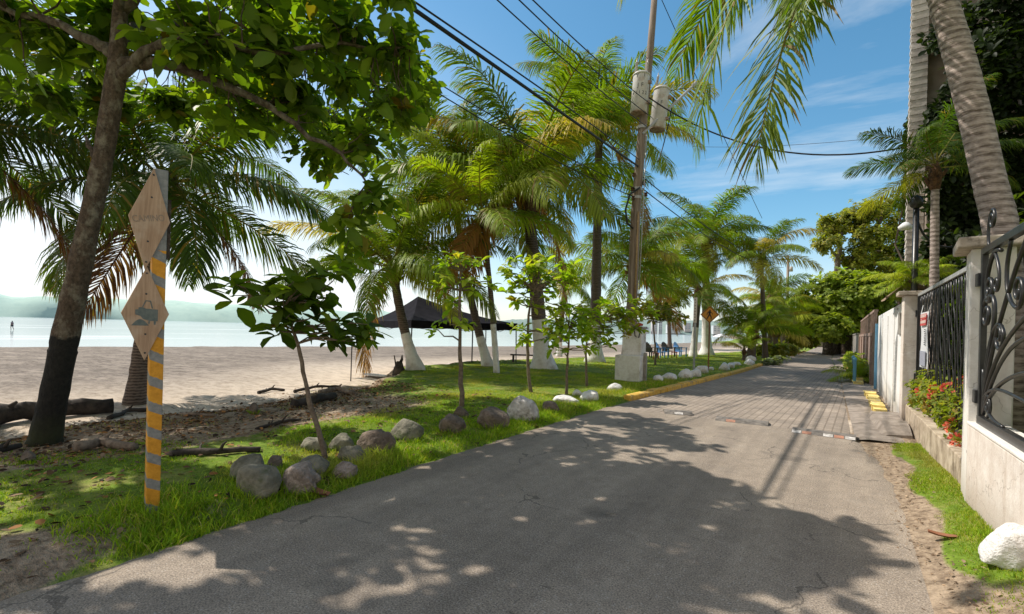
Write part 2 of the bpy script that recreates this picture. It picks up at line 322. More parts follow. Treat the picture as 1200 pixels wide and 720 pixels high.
MT['asphalt'] = asphalt_mat()
def paver_mat():
    m, nt, b = newmat('concrete_pavers')
    v = geo_pos(nt)
    mp = nt.nodes.new('ShaderNodeMapping'); mp.inputs['Rotation'].default_value = (0, 0, pi/2 + 0.03); lk(nt, v, mp.inputs[0])
    br = nd(nt, 'ShaderNodeTexBrick', Scale=1.0, **{'Mortar Size': 0.012, 'Brick Width': 0.24, 'Row Height': 0.13, 'Mortar Smooth': 0.2, 'Bias': 0.0})
    br.inputs['Color1'].default_value = (0.31, 0.262, 0.22, 1); br.inputs['Color2'].default_value = (0.37, 0.312, 0.265, 1); br.inputs['Mortar'].default_value = (0.235, 0.195, 0.16, 1)
    lk(nt, mp.outputs[0], br.inputs['Vector'])
    f = noise(nt, v, 1.2, 5, 0.7); g2 = noise(nt, v, 40, 3)
    c = mix(nt, 1.0, br.outputs['Color'], ramp(nt, f, [(0.3, (0.72, 0.72, 0.72)), (0.7, (1.2, 1.17, 1.12))]), 'MULTIPLY')
    c = mix(nt, 1.0, c, ramp(nt, g2, [(0.3, (0.8, 0.8, 0.8)), (0.7, (1.15, 1.15, 1.15))]), 'MULTIPLY')
    lk(nt, c, b.inputs['Base Color']); b.inputs['Roughness'].default_value = 0.9; b.inputs['Specular IOR Level'].default_value = 0.25
    bump(nt, b, math_(nt, 'ADD', math_(nt, 'MULTIPLY', br.outputs['Fac'], -1.0), math_(nt, 'MULTIPLY', g2, 0.3)), 0.6, 0.01); return m
MT['pavers'] = paver_mat()
def ground_mat():
    m, nt, b = newmat('ground_surface')
    v = geo_pos(nt)
    a = nt.nodes.new('ShaderNodeAttribute'); a.attribute_name = 'cover'
    s = nt.nodes.new('ShaderNodeSeparateColor'); lk(nt, a.outputs['Color'], s.inputs[0])
    n1 = noise(nt, v, 2.2, 5, 0.7); n2 = noise(nt, v, 14, 4, 0.7); n3 = noise(nt, v, 60, 3); n4 = noise(nt, v, 0.35, 4)
    # sand: pale dry near the lawn, greyer and speckled towards the sea
    mp = nt.nodes.new('ShaderNodeMapping'); mp.inputs['Scale'].default_value = (0.35, 1, 1); mp.inputs['Rotation'].default_value = (0, 0, 0.1); lk(nt, v, mp.inputs[0])
    ft = noise(nt, mp.outputs[0], 5.0, 5, 0.75); ft2 = noise(nt, mp.outputs[0], 1.1, 5, 0.75)
    dry = ramp(nt, ft, [(0.3, (0.38, 0.295, 0.22)), (0.55, (0.68, 0.57, 0.455))])
    wet = ramp(nt, ft, [(0.36, (0.12, 0.097, 0.077)), (0.62, (0.32, 0.265, 0.215))])
    wet = mix(nt, math_(nt, 'MULTIPLY', math_(nt, 'SUBTRACT', ft2, 0.47, clamp=True), 4, clamp=True), wet, (0.4, 0.335, 0.27))
    wet = mix(nt, math_(nt, 'MULTIPLY', math_(nt, 'SUBTRACT', 0.46, ft2, clamp=True), 5, clamp=True), wet, (0.18, 0.148, 0.118))
    trk = nd(nt, 'ShaderNodeTexVoronoi', Scale=2.4); lk(nt, v, trk.inputs['Vector'])
    foot = math_(nt, 'MULTIPLY', math_(nt, 'LESS_THAN', trk.outputs['Distance'], 0.17), math_(nt, 'GREATER_THAN', n4, 0.5))
    dry = mix(nt, math_(nt, 'MULTIPLY', foot, 0.5), dry, (0.3, 0.23, 0.17))
    wet = mix(nt, math_(nt, 'MULTIPLY', math_(nt, 'MULTIPLY', math_(nt, 'SUBTRACT', n4, 0.5, clamp=True), 5, clamp=True), 0.5), wet, (0.17, 0.14, 0.115))
    spk = math_(nt, 'GREATER_THAN', noise(nt, mp.outputs[0], 9.0, 3, 0.8), 0.62)
    wet = mix(nt, math_(nt, 'MULTIPLY', spk, 0.5), wet, (0.08, 0.065, 0.05))
    sand = mix(nt, s.outputs[2], dry, wet)
    dirt = ramp(nt, n2, [(0.3, (0.13, 0.09, 0.06)), (0.62, (0.42, 0.32, 0.225))])
    dirt = mix(nt, math_(nt, 'MULTIPLY', math_(nt, 'SUBTRACT', n1, 0.5, clamp=True), 4, clamp=True), dirt, (0.46, 0.36, 0.26))
    gr = ramp(nt, n2, [(0.3, (0.09, 0.15, 0.014)), (0.7, (0.2, 0.3, 0.035))])
    gr = mix(nt, math_(nt, 'MULTIPLY', math_(nt, 'SUBTRACT', n1, 0.48, clamp=True), 3.5, clamp=True), gr, (0.4, 0.34, 0.13))
    kd = math_(nt, 'ADD', s.outputs[1], math_(nt, 'MULTIPLY', math_(nt, 'SUBTRACT', n1, 0.5), 0.9))
    kd = math_(nt, 'MULTIPLY', math_(nt, 'SUBTRACT', kd, 0.35, clamp=True), 4, clamp=True)
    kg = math_(nt, 'ADD', s.outputs[0], math_(nt, 'MULTIPLY', math_(nt, 'SUBTRACT', n1, 0.5), 0.9))
    kg = math_(nt, 'MULTIPLY', math_(nt, 'SUBTRACT', kg, 0.4, clamp=True), 5, clamp=True)
    c = mix(nt, kd, sand, dirt); c = mix(nt, kg, c, gr)
    lk(nt, c, b.inputs['Base Color']); b.inputs['Roughness'].default_value = 0.95; b.inputs['Specular IOR Level'].default_value = 0.15
    h = math_(nt, 'ADD', math_(nt, 'MULTIPLY', n2, 0.7), math_(nt, 'ADD', math_(nt, 'MULTIPLY', n3, 0.25), ft))
    bump(nt, b, h, 0.9, 0.05); return m
MT['ground'] = ground_mat()
def water_mat():
    m, nt, b = newmat('shallow_sea')
    v = geo_pos(nt)
    mp = nt.nodes.new('ShaderNodeMapping'); mp.inputs['Scale'].default_value = (0.06, 0.012, 1); mp.inputs['Rotation'].default_value = (0, 0, -0.25); lk(nt, v, mp.inputs[0])
    w = noise(nt, mp.outputs[0], 1.0, 5, 0.6)
    foam = math_(nt, 'MULTIPLY', math_(nt, 'SUBTRACT', w, 0.56, clamp=True), 9, clamp=True)
    c = mix(nt, foam, (0.3, 0.36, 0.37), (0.85, 0.87, 0.88))
    lk(nt, c, b.inputs['Base Color'])
    b.inputs['Roughness'].default_value = 0.12; b.inputs['IOR'].default_value = 1.33
    mp2 = nt.nodes.new('ShaderNodeMapping'); mp2.inputs['Scale'].default_value = (0.5, 0.15, 1); lk(nt, v, mp2.inputs[0])
    bump(nt, b, noise(nt, mp2.outputs[0], 1.2, 4), 0.15, 0.05); return m
MT['water'] = water_mat()
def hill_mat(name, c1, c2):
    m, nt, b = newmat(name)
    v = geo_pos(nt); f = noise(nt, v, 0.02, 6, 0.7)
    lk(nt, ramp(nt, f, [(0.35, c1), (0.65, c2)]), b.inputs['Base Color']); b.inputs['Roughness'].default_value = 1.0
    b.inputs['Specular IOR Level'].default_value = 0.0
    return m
MT['hill_far'] = hill_mat('hazed_far_hills', (0.42, 0.56, 0.5), (0.5, 0.64, 0.56))  # distance haze is mixed into the base colours of both hill materials
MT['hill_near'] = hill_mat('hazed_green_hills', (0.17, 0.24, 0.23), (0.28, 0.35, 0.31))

# ------------------------------------------------------------------ object helpers
def tag(o, label=None, cat=None, group=None, kind=None):
    if label: o['label'] = label
    if cat: o['category'] = cat
    if group: o['group'] = group
    if kind: o['kind'] = kind
    return o
def empty(name, loc, rz=0.0, label=None, cat=None, group=None):
    o = bpy.data.objects.new(name, None); COL.objects.link(o); o.location = loc; o.rotation_euler = (0, 0, rz)
    o.empty_display_size = 0.1
    return tag(o, label, cat, group)
def link(name, me, parent=None, loc=None):
    o = bpy.data.objects.new(name, me); COL.objects.link(o)
    if parent: o.parent = parent
    if loc is not None: o.location = loc
    return o

class MB:
    def __init__(s): s.v = []; s.f = []; s.m = []
    def add(s, vs, fs, mi=0):
        k = len(s.v); s.v += [tuple(p) for p in vs]
        for f in fs: s.f.append(tuple(i+k for i in f)); s.m.append(mi)
        return s
    def box(s, c, size, rot=None, mi=0):
        R_ = rot or Matrix.Identity(3)
        c = Vector(c); hx, hy, hz = (q/2 for q in size)
        vs = [c + R_ @ Vector((x, y, z)) for z in (-hz, hz) for y in (-hy, hy) for x in (-hx, hx)]
        return s.add(vs, [(0, 2, 3, 1), (4, 5, 7, 6), (0, 1, 5, 4), (2, 6, 7, 3), (0, 4, 6, 2), (1, 3, 7, 5)], mi)
    def box2(s, a, b, mi=0):
        a = Vector(a); b = Vector(b); return s.box((a+b)/2, tuple(abs(q) for q in (b-a)), None, mi)
    def tube(s, pts, rad, n=8, cap=True, mi=0, squash=1.0, mif=None):
        pts = [Vector(p) for p in pts]
        if isinstance(rad, (int, float)): rad = [rad]*len(pts)
        k0 = len(s.v); prev = None
        for i, p in enumerate(pts):
            t = (pts[min(i+1, len(pts)-1)] - pts[max(i-1, 0)])
            if t.length < 1e-9: t = Vector((0, 0, 1))
            t.normalize()
            if prev is None:
                a = Vector((1, 0, 0)) if abs(t.x) < 0.8 else Vector((0, 1, 0))
            else: a = prev
            x = (a - t*a.dot(t))
            if x.length < 1e-6: x = t.orthogonal()
            x.normalize(); y = t.cross(x); prev = x
            for j in range(n):
                an = 2*pi*j/n; s.v.append(tuple(p + (x*cos(an) + y*sin(an)*squash)*rad[i]))
        for i in range(len(pts)-1):
            mm = mif(i) if mif else mi
            for j in range(n):
                a = k0+i*n+j; b = k0+i*n+(j+1) % n
                s.f.append((a, b, b+n, a+n)); s.m.append(mm)
        if cap:
            s.f.append(tuple(k0+j for j in reversed(range(n)))); s.m.append(mif(0) if mif else mi)
            e = k0+(len(pts)-1)*n; s.f.append(tuple(e+j for j in range(n))); s.m.append(mif(len(pts)-2) if mif else mi)
        return s
    def lathe(s, prof, c=(0, 0, 0), n=16, mi=0):
        return s.tube([Vector(c)+Vector((0, 0, z)) for r, z in prof], [max(r, 1e-4) for r, z in prof], n, True, mi)
    def prism(s, poly, o, ax, ay, th, mi=0):
        o = Vector(o); ax = Vector(ax); ay = Vector(ay); nz = ax.cross(ay).normalized()*th
        n = len(poly); a = [o+ax*p[0]+ay*p[1] for p in poly]; b = [q+nz for q in a]
        return s.add(a+b, [tuple(reversed(range(n))), tuple(range(n, 2*n))] + [(i, (i+1) % n, n+(i+1) % n, n+i) for i in range(n)], mi)
    def build(s, name, mats, parent=None, smooth=False, bevel=0.0, loc=None):
        me = bpy.data.meshes.new(name); me.from_pydata(s.v, [], s.f)
        if not isinstance(mats, (list, tuple)): mats = [mats]
        for m in mats: me.materials.append(m)
        if any(s.m): me.polygons.foreach_set('material_index', s.m)
        if smooth: me.polygons.foreach_set('use_smooth', [True]*len(me.polygons))
        me.update()
        o = link(name, me, parent, loc)
        if bevel:
            b = o.modifiers.new('bevel', 'BEVEL'); b.width = bevel; b.segments = 2; b.limit_method = 'ANGLE'
        return o

def np_mesh(name, V, Q, T=None, mat=None, tint=None, smooth=False):
    """V (n,3); Q (m,4) quads; T (k,3) triangles; tint (n,3)"""
    me = bpy.data.meshes.new(name)
    V = np.asarray(V, np.float32); nq = 0 if Q is None else len(Q); ntr = 0 if T is None else len(T)
    me.vertices.add(len(V)); me.vertices.foreach_set('co', V.ravel())
    idx = np.concatenate([x.ravel() for x in ((Q if nq else np.zeros((0, 4), int)), (T if ntr else np.zeros((0, 3), int)))]).astype(np.int32)
    me.loops.add(len(idx)); me.loops.foreach_set('vertex_index', idx)
    st = np.concatenate([np.arange(nq)*4, nq*4+np.arange(ntr)*3]).astype(np.int32)
    tot = np.concatenate([np.full(nq, 4), np.full(ntr, 3)]).astype(np.int32)
    me.polygons.add(nq+ntr); me.polygons.foreach_set('loop_start', st); me.polygons.foreach_set('loop_total', tot)
    if smooth: me.polygons.foreach_set('use_smooth', np.ones(nq+ntr, bool))
    if tint is not None:
        at = me.attributes.new('tint', 'FLOAT_COLOR', 'POINT')
        at.data.foreach_set('color', np.concatenate([np.clip(tint, 0, 1), np.ones((len(V), 1))], 1).astype(np.float32).ravel())
    if mat: me.materials.append(mat)
    me.update(); me.validate()
    return me

def unit(a): return a/np.maximum(np.linalg.norm(a, axis=-1, keepdims=True), 1e-9)
def leaves(P, D, N, L, W, tint, fold=0.18, droop=0.15, jit=0.25):
    """P base points, D directions, N up normals, L length, W half width: one obovate leaf (two quads) each"""
    n = len(P); D = unit(D); S = unit(np.cross(D, N)); N = np.cross(S, D)
    L = np.broadcast_to(L, n)[:, None]; W = np.broadcast_to(W, n)[:, None]
    droop = droop*RNG.uniform(0.1, 2.2, (n, 1)); fold = fold*RNG.uniform(0.1, 2.6, (n, 1))
    b = P; M = P + D*L*0.5 - N*L*droop*0.15; tip = P + D*L - N*L*droop
    def row(t, w, dz): return P + D*L*t - N*L*droop*dz, S*W*w + N*W*fold*w
    (c1, o1), (c2, o2), (c3, o3) = row(0.2, 0.5, 0.03), row(0.52, 0.96, 0.17), row(0.84, 0.74, 0.62)
    e = N*W*fold*2
    V = np.stack([b, M, tip, c1+o1, c2+o2, c3+o3, c1-o1+e*0.5, c2-o2+e*0.96, c3-o3+e*0.74], 1).reshape(-1, 3)
    k = np.arange(n)[:, None]*9
    Q = np.concatenate([k+np.array([q]) for q in ([0, 1, 4, 3], [1, 2, 5, 4], [0, 6, 7, 1], [1, 7, 8, 2])])
    t = np.repeat(tint, 9, 0)
    t.reshape(n, 9, -1)[:, [0, 1, 2]] *= 1.14
    return V, Q, t
def rosettes(C, UPD, nl, L, W, pal, spread=0.9, rng=RNG, palw=None, droop=0.2):
    """clusters of nl leaves radiating from each tip C with axis UPD; pal: list of rgb"""
    n = len(C); UPD = unit(UPD)
    pal = np.array(pal); w = None if palw is None else np.array(palw)/sum(palw)
    ref = np.where(np.abs(UPD[:, 2:3]) < 0.9, np.array([[0, 0, 1.0]]), np.array([[1.0, 0, 0]]))
    X = unit(np.cross(ref, UPD)); Y = np.cross(UPD, X)
    ci = np.repeat(np.arange(n), nl)
    an = (np.tile(np.arange(nl), n)*2.399 + np.repeat(rng.uniform(0, 6.28, n), nl) + rng.normal(0, 0.25, n*nl))
    el = rng.uniform(-0.35, 0.85, n*nl)
    ra = X[ci]*np.cos(an)[:, None] + Y[ci]*np.sin(an)[:, None]
    D = ra*np.cos(el)[:, None]*spread + UPD[ci]*np.sin(el)[:, None]
    Nn = UPD[ci] - ra*0.3 + rng.normal(0, 0.5, (n*nl, 3)) + np.array([[0, 0, 0.5]])
    Ls = L*rng.uniform(0.42, 1.18, n*nl)
    P = C[ci] + D*0.02 - UPD[ci]*rng.uniform(0, L*0.5, n*nl)[:, None]
    base = pal[rng.choice(len(pal), n, p=w)]
    own = pal[rng.choice(len(pal), n*nl, p=w)]
    tint = (base[ci]*0.55 + own*0.45)*rng.uniform(0.7, 1.3, (n*nl, 1))
    return leaves(P, D, Nn, Ls, W*Ls/L, tint, droop=droop)
def merge(parts):
    V = []; Q = []; T = []; k = 0
    for v, q, t in parts:
        V.append(v); Q.append(q+k); T.append(t); k += len(v)
    return np.concatenate(V), np.concatenate(Q), np.concatenate(T)
def blob_points(blobs, per_m2=None, n=None, rng=RNG, shell=0.55, clump=1.0):
    """points spread through ellipsoids (cx,cy,cz,rx,ry,rz): denser to the outside, with gaps from noise"""
    out = []; axis = []
    vol = np.array([b[3]*b[4]*b[5] for b in blobs])**(2/3); cnt = (vol/vol.sum()*n).astype(int)+1
    for b, c in zip(blobs, cnt):
        d = unit(rng.normal(0, 1, (c*2, 3))); r = rng.uniform(shell, 1, (c*2, 1))*np.where(rng.uniform(0, 1, (c*2, 1)) < 0.22, rng.uniform(1.0, 1.35, (c*2, 1)), 1)
        p = np.array(b[:3]) + d*r*np.array(b[3:6])
        f = np.array([mnoise.noise(Vector(q)*1.1/max(0.35, min(1.6, b[3]))) for q in p])
        keep = np.argsort(-(clump*f+rng.normal(0, 0.15, len(f))))[:c]
        out.append(p[keep]); axis.append((d[keep]*0.8 + np.array([[0, 0, 0.55]])))
    return np.concatenate(out), unit(np.concatenate(axis))
def wander(a, b, n=6, amp=0.1, rng=random):
    a = Vector(a); b = Vector(b); L = (b-a).length
    return [a.lerp(b, i/(n-1)) + (Vector((rng.uniform(-1, 1), rng.uniform(-1, 1), rng.uniform(-1, 1)))*amp*L*sin(pi*i/(n-1)) if 0 < i < n-1 else Vector()) for i in range(n)]

# ------------------------------------------------------------------ daylight
SUN_AZ = radians(98); SUN_EL = radians(53)      # azimuth measured from the road direction towards the sea
SUN = Vector((-sin(SUN_AZ)*cos(SUN_EL), cos(SUN_AZ)*cos(SUN_EL), sin(SUN_EL)))
sd = bpy.data.lights.new('sun', 'SUN'); sd.energy = 5.0; sd.angle = radians(0.53); sd.color = (1.0, 0.93, 0.83)
so = bpy.data.objects.new('sun', sd); COL.objects.link(so); so.rotation_euler = SUN.to_track_quat('Z', 'Y').to_euler()
world = bpy.data.worlds.new('World'); sc.world = world; world.use_nodes = True
def build_sky():
    nt = world.node_tree; bg = nt.nodes['Background']
    sky = nt.nodes.new('ShaderNodeTexSky'); sky.sky_type = 'NISHITA'; sky.sun_disc = False
    sky.sun_elevation = SUN_EL; sky.sun_rotation = -SUN_AZ
    sky.air_density = 1.0; sky.dust_density = 0.6; sky.ozone_density = 2.2
    hs = nt.nodes.new('ShaderNodeHueSaturation'); hs.inputs['Saturation'].default_value = 1.22; hs.inputs['Hue'].default_value = 0.482; hs.inputs['Value'].default_value = 1.12
    lk(nt, sky.outputs[0], hs.inputs['Color'])
    v = nt.nodes.new('ShaderNodeTexCoord').outputs['Generated']
    s = nt.nodes.new('ShaderNodeSeparateXYZ'); lk(nt, v, s.inputs[0])
    # wispy cirrus: noise on the plane of the cloud layer
    zz = math_(nt, 'MAXIMUM', math_(nt, 'ADD', s.outputs[2], 0.12), 0.05)
    cx = math_(nt, 'DIVIDE', s.outputs[0], zz); cy = math_(nt, 'DIVIDE', s.outputs[1], zz)
    cb = nt.nodes.new('ShaderNodeCombineXYZ'); lk(nt, cx, cb.inputs[0]); lk(nt, cy, cb.inputs[1])
    mp = nt.nodes.new('ShaderNodeMapping'); mp.inputs['Scale'].default_value = (0.55, 1.15, 1); mp.inputs['Rotation'].default_value = (0, 0, 0.5); mp.inputs['Location'].default_value = (3.1, 0.7, 0)
    lk(nt, cb.outputs[0], mp.inputs[0])
    n1 = nd(nt, 'ShaderNodeTexNoise', Scale=0.75, Detail=8, Roughness=0.62, Distortion=0.5); lk(nt, mp.outputs[0], n1.inputs['Vector'])
    cl = math_(nt, 'MULTIPLY', math_(nt, 'SUBTRACT', n1.outputs['Fac'], 0.52, clamp=True), 4.2, clamp=True)
    # bright cloud bank low over the sea (towards -X)
    left = math_(nt, 'MULTIPLY', s.outputs[0], -1.0)
    bank = math_(nt, 'MULTIPLY', math_(nt, 'SUBTRACT', left, 0.45, clamp=True), 2.6, clamp=True)
    low = math_(nt, 'SUBTRACT', 1.0, math_(nt, 'MULTIPLY', math_(nt, 'SUBTRACT', s.outputs[2], 0.1, clamp=True), 2.2, clamp=True), clamp=True)
    n2 = nd(nt, 'ShaderNodeTexNoise', Scale=2.6, Detail=6, Roughness=0.6); lk(nt, v, n2.inputs['Vector'])
    bank = math_(nt, 'MULTIPLY', math_(nt, 'MULTIPLY', bank, low), math_(nt, 'ADD', math_(nt, 'MULTIPLY', n2.outputs['Fac'], 1.2), 0.3), clamp=True)
    haze = math_(nt, 'SUBTRACT', 0.75, math_(nt, 'MULTIPLY', s.outputs[2], 3.6), clamp=True)
    k = math_(nt, 'MAXIMUM', math_(nt, 'MAXIMUM', math_(nt, 'MULTIPLY', cl, 0.75), bank), math_(nt, 'MULTIPLY', haze, 0.7))
    # warm cloud added out of view behind the camera to raise ambient fill
    dy = math_(nt, 'ADD', math_(nt, 'MULTIPLY', s.outputs[1], -1.0), math_(nt, 'MULTIPLY', s.outputs[0], 0.25))
    back = math_(nt, 'MULTIPLY', math_(nt, 'SUBTRACT', dy, 0.1, clamp=True), 3.0, clamp=True)
    n3 = nd(nt, 'ShaderNodeTexNoise', Scale=2.2, Detail=5, Roughness=0.55); lk(nt, v, n3.inputs['Vector'])
    back = math_(nt, 'MULTIPLY', back, math_(nt, 'MULTIPLY', math_(nt, 'SUBTRACT', n3.outputs['Fac'], 0.36, clamp=True), 5, clamp=True))
    base = mix(nt, k, hs.outputs[0], (7.2, 7.4, 7.5))
    lk(nt, mix(nt, back, base, (5.0, 4.3, 3.5)), bg.inputs[0])
    bg.inputs[1].default_value = 0.15
build_sky()
sc.view_settings.view_transform = 'Standard'; sc.view_settings.look = 'None'; sc.view_settings.exposure = 0
sc.cycles.max_bounces = 6; sc.cycles.diffuse_bounces = 3; sc.cycles.transmission_bounces = 4; sc.cycles.glossy_bounces = 3
sc.cycles.use_denoising = True

# ------------------------------------------------------------------ ground sheet, sea, hills
def axis(segs):
    out = [segs[0][0]]
    for a, b, st in segs:
        n = max(1, int(round((b-a)/st))); out += [a+(b-a)*(i+1)/n for i in range(n)]
    return np.array(out)
def build_ground():
    xs = axis([(-3000, -500, 250), (-500, -100, 40), (-100, -40, 5), (-40, -18, 1.0), (-18, -3.6, 0.12), (-3.6, 0.2, 0.5), (0.2, 2.0, 0.1), (2, 12, 1), (12, 100, 10), (100, 1500, 200)])
    ys = axis([(-200, -20, 20), (-20, -4, 1.0), (-4, 16, 0.12), (16, 40, 0.4), (40, 70, 1.5), (70, 200, 10), (200, 2600, 150)])
    X, Y = np.meshgrid(xs, ys); Z = gz(X, Y)
    tn = np.array([[mnoise.noise(Vector((x*1.9, y*1.9, 3.3))) for x in xs] for y in ys])
    near = (X > -16) & (X < -4.5) & (Y > -4) & (Y < 16)
    dirtz = near & (X < edge_x(Y)+2.6) & (X > edge_x(Y)-2)
    Z = Z + np.where(dirtz, 0.05*tn, 0) + np.where(near, 0.015*tn, 0)
    ex = edge_x(Y); sx = shore_x(Y)
    lawn = sm((X-ex+0.1)/0.5)*(X < 0)
    # bare earth and litter under the near tree, patchy
    bare = sm((8.6-Y)/2.5)*sm((-6.3-X)/0.9)
    bare2 = np.exp(-((X+4.7)/0.7)**2-((Y-0.45)/0.5)**2)*1.0 + np.exp(-((X+5.6)/0.7)**2-((Y-3.6)/0.4)**2)*0.5 + np.exp(-((X+4.5)/0.35)**2-((Y-1.2)/1.2)**2)*0.6
    lawn_thin = sm((Y-11)/4)*0.15  # lawn cover thins slightly farther along the road
    g = np.clip(lawn*0.95 - bare - bare2 - lawn_thin, 0, 1)
    d = np.clip(sm((X-ex+2.4)/1.2)*sm((12-Y)/3) + lawn, 0, 1)
    d = np.where(Y > 12, np.clip(sm((X-ex+0.7)/0.5), 0, 1), d)
    w = np.clip((ex-X-3)/9, 0, 1)
    right = X > 0.3
    g = np.where(right, sm((X-0.66+0.07*np.sin(Y*3))/0.14)*sm((9.6-Y)/0.5)*sm((Y-3.7)/0.8), g)
    g = np.where(right & (X > 1.3), 0.6, g)
    d = np.where(right, 1, d); d = np.where((Y > 150) | (X > 3), 1, d); g = np.where(((Y > 150) & (X > -60)) | (X > 12), 1, g)
    V = np.stack([X, Y, Z], -1).reshape(-1, 3)
    nx, ny = len(xs), len(ys)
    i = (np.arange(ny-1)[:, None]*nx+np.arange(nx-1)[None]).ravel()
    Q = np.stack([i, i+1, i+nx+1, i+nx], -1)
    me = np_mesh('ground', V, Q, mat=MT['ground'], smooth=True)
    at = me.attributes.new('cover', 'FLOAT_COLOR', 'POINT')
    at.data.foreach_set('color', np.stack([g, d, w, np.ones_like(g)], -1).astype(np.float32).ravel())
    tag(link('ground', me), kind='structure')
    return
build_ground()
def g_grass(x, y): return 1.0
MB().add([(-9000, -3000, -1.0), (600, -3000, -1.0), (600, 9000, -1.0), (-9000, 9000, -1.0)], [(0, 1, 2, 3)]).build('sea', MT['water'])
tag(bpy.data.objects['sea'], kind='structure')
def hill_range(name, az0, az1, dist, prof, mat, seed):
    """prof: list of (azimuth deg left of the road, height m)"""
    A = np.linspace(az0, az1, 160); hz = np.interp(A, [p[0] for p in prof], [p[1] for p in prof])
    V = []; rows = [(0, -0.0), (60, 0.45), (140, 0.8), (240, 1.0), (500, 0.6)]
    for dd, k in rows:
        for a, h in zip(A, hz):
            r = dist + dd + 60*mnoise.noise(Vector((a*0.15, dd*0.01, seed)))
            hh = h*k*(1+0.28*mnoise.noise(Vector((a*0.35, dd*0.02, seed+5)))+0.1*mnoise.noise(Vector((a*1.7, dd*0.05, seed+9))))
            V.append((-sin(radians(a))*r, cos(radians(a))*r, -1.5 if k == 0 else hh-1))
    n = len(A); Q = [(r*n+i, r*n+i+1, (r+1)*n+i+1, (r+1)*n+i) for r in range(len(rows)-1) for i in range(n-1)]
    tag(link(name, np_mesh(name, np.array(V), np.array(Q), mat=mat, smooth=True)), kind='structure')
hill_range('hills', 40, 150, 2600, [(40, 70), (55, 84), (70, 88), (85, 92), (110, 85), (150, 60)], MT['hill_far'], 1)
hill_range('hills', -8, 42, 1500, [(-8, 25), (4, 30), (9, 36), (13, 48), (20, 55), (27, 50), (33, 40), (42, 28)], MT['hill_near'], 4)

# ------------------------------------------------------------------ road
def strip(name, left, right, y0, y1, st, z, mat, jl=0.0, jr=0.0, cols=6):
    ys = np.arange(y0, y1+st*0.5, st); V = []; Q = []
    for y in ys:
        l = np.interp(y, [p[0] for p in left], [p[1] for p in left]) + jl*(mnoise.noise(Vector((y*2.3, 1, 0)))+0.6*mnoise.noise(Vector((y*7, 5, 0))))
        r = np.interp(y, [p[0] for p in right], [p[1] for p in right]) + jr*(mnoise.noise(Vector((y*2.1, 9, 0)))+0.6*mnoise.noise(Vector((y*8, 2, 0))))
        for c in range(cols+1):
            t = c/cols; V.append((l+(r-l)*t, y, z + (0.0 if 0 < c < cols else -0.03)))
    n = cols+1
    Q = [(a*n+c, a*n+c+1, (a+1)*n+c+1, (a+1)*n+c) for a in range(len(ys)-1) for c in range(cols)]
    return tag(link(name, np_mesh(name, np.array(V), np.array(Q), mat=mat)), kind='structure')
strip('road', [(-12, -3.8), (0.5, -4.03), (2.6, -4.1), (5, -4.2), (10, -4.25)], [(-12, 0.9), (4.3, 0.76), (5.4, 0.68), (8, 0.5), (9.3, 0.3), (10, 0.24)], -12, 9.9, 0.06, 0.0, MT['asphalt'], 0.07, 0.09, 40)
strip('brick_road', [(9.4, -4.24), (11.4, -4.2), (24, -3.62), (50, -3.42), (63, -3.15), (110, -3.3)], [(9.4, 0.2), (17, 0.12), (25, 0.02), (44, -0.5), (63, -0.6), (110, -1.2)], 9.4, 110, 0.5, -0.006, MT['pavers'], 0.0, 0.03, 30)
# the paved edge between the bricks and the wall
strip('pavement', [(9.7, 0.24), (17, 0.135), (25, 0.035), (44, -0.48), (63, -0.58)], [(9.7, 1.0), (63, 0.95)], 9.7, 63, 0.4, 0.012, MT['dusty_path'], 0.0, 0.0, 4)
# crumbling kerb ramp in front of the white wall
rp = MB()
for i, (y, x0, x1, h) in enumerate([(10.3, 0.62, 1.02, 0.03), (10.7, 0.58, 1.02, 0.12), (11.2, 0.55, 1.02, 0.15), (11.7, 0.52, 1.02, 0.07), (12.2, 0.5, 1.02, 0.1), (12.8, 0.5, 1.02, 0.1)]):
    rp.v += [(x0, y, -0.02), (x0+0.08, y, h), (x1, y, h+0.03), (x1, y, -0.02)]
for i in range(5):
    for j in range(3):
        a = i*4+j; rp.f.append((a, a+1, a+5, a+4)); rp.m.append(0)
rp.f += [(0, 3, 2, 1), (20, 21, 22, 23)]; rp.m += [0, 0]
tag(rp.build('kerb_ramp', MT['dusty_path'], smooth=False), kind='structure')
def kerb(name, line, y0, y1, w, h, mat, side, seg=0.5, jit=0.015, rnd=random.Random(3)):
    m = MB(); y = y0
    while y < y1:
        s = seg if y < 30 else seg*2
        x = np.interp(y, [p[0] for p in line], [p[1] for p in line]); x2 = np.interp(y+s, [p[0] for p in line], [p[1] for p in line])
        a = rnd.uniform(-jit, jit); hh = h+rnd.uniform(-jit, jit)
        L = [(x+a, y+0.006), (x2+a, y+s-0.006)]
        vs = []
        for (px, py) in L:
            vs += [(px, py, -0.05), (px+side*0.0, py, hh*0.8), (px-side*0.03, py, hh), (px-side*w, py, hh), (px-side*w, py, -0.05)]
        m.add(vs, [(0, 1, 6, 5), (1, 2, 7, 6), (2, 3, 8, 7), (3, 4, 9, 8), (4, 3, 2, 1, 0), (5, 6, 7, 8, 9)])
        y += s
    return tag(m.build(name, mat), kind='structure')
kerb('kerb', [(11.2, -4.17), (24, -3.56), (50, -3.38), (63, -3.1)], 11.3, 62, 0.2, 0.1, MT['yellow'], 1)
kerb('kerb', [(12, 0.64), (16, 0.64), (20, 0.56), (40, 0.2)], 12.9, 17, 0.0001-0.2, 0.17, MT['yellow_pale'], 1, 0.36, 0.03)
kerb('kerb', [(20, 0.42), (40, 0.2), (50, -0.1)], 21, 44, 0.0001-0.3, 0.14, MT['yellow_pale'], 1, 0.9, 0.06)

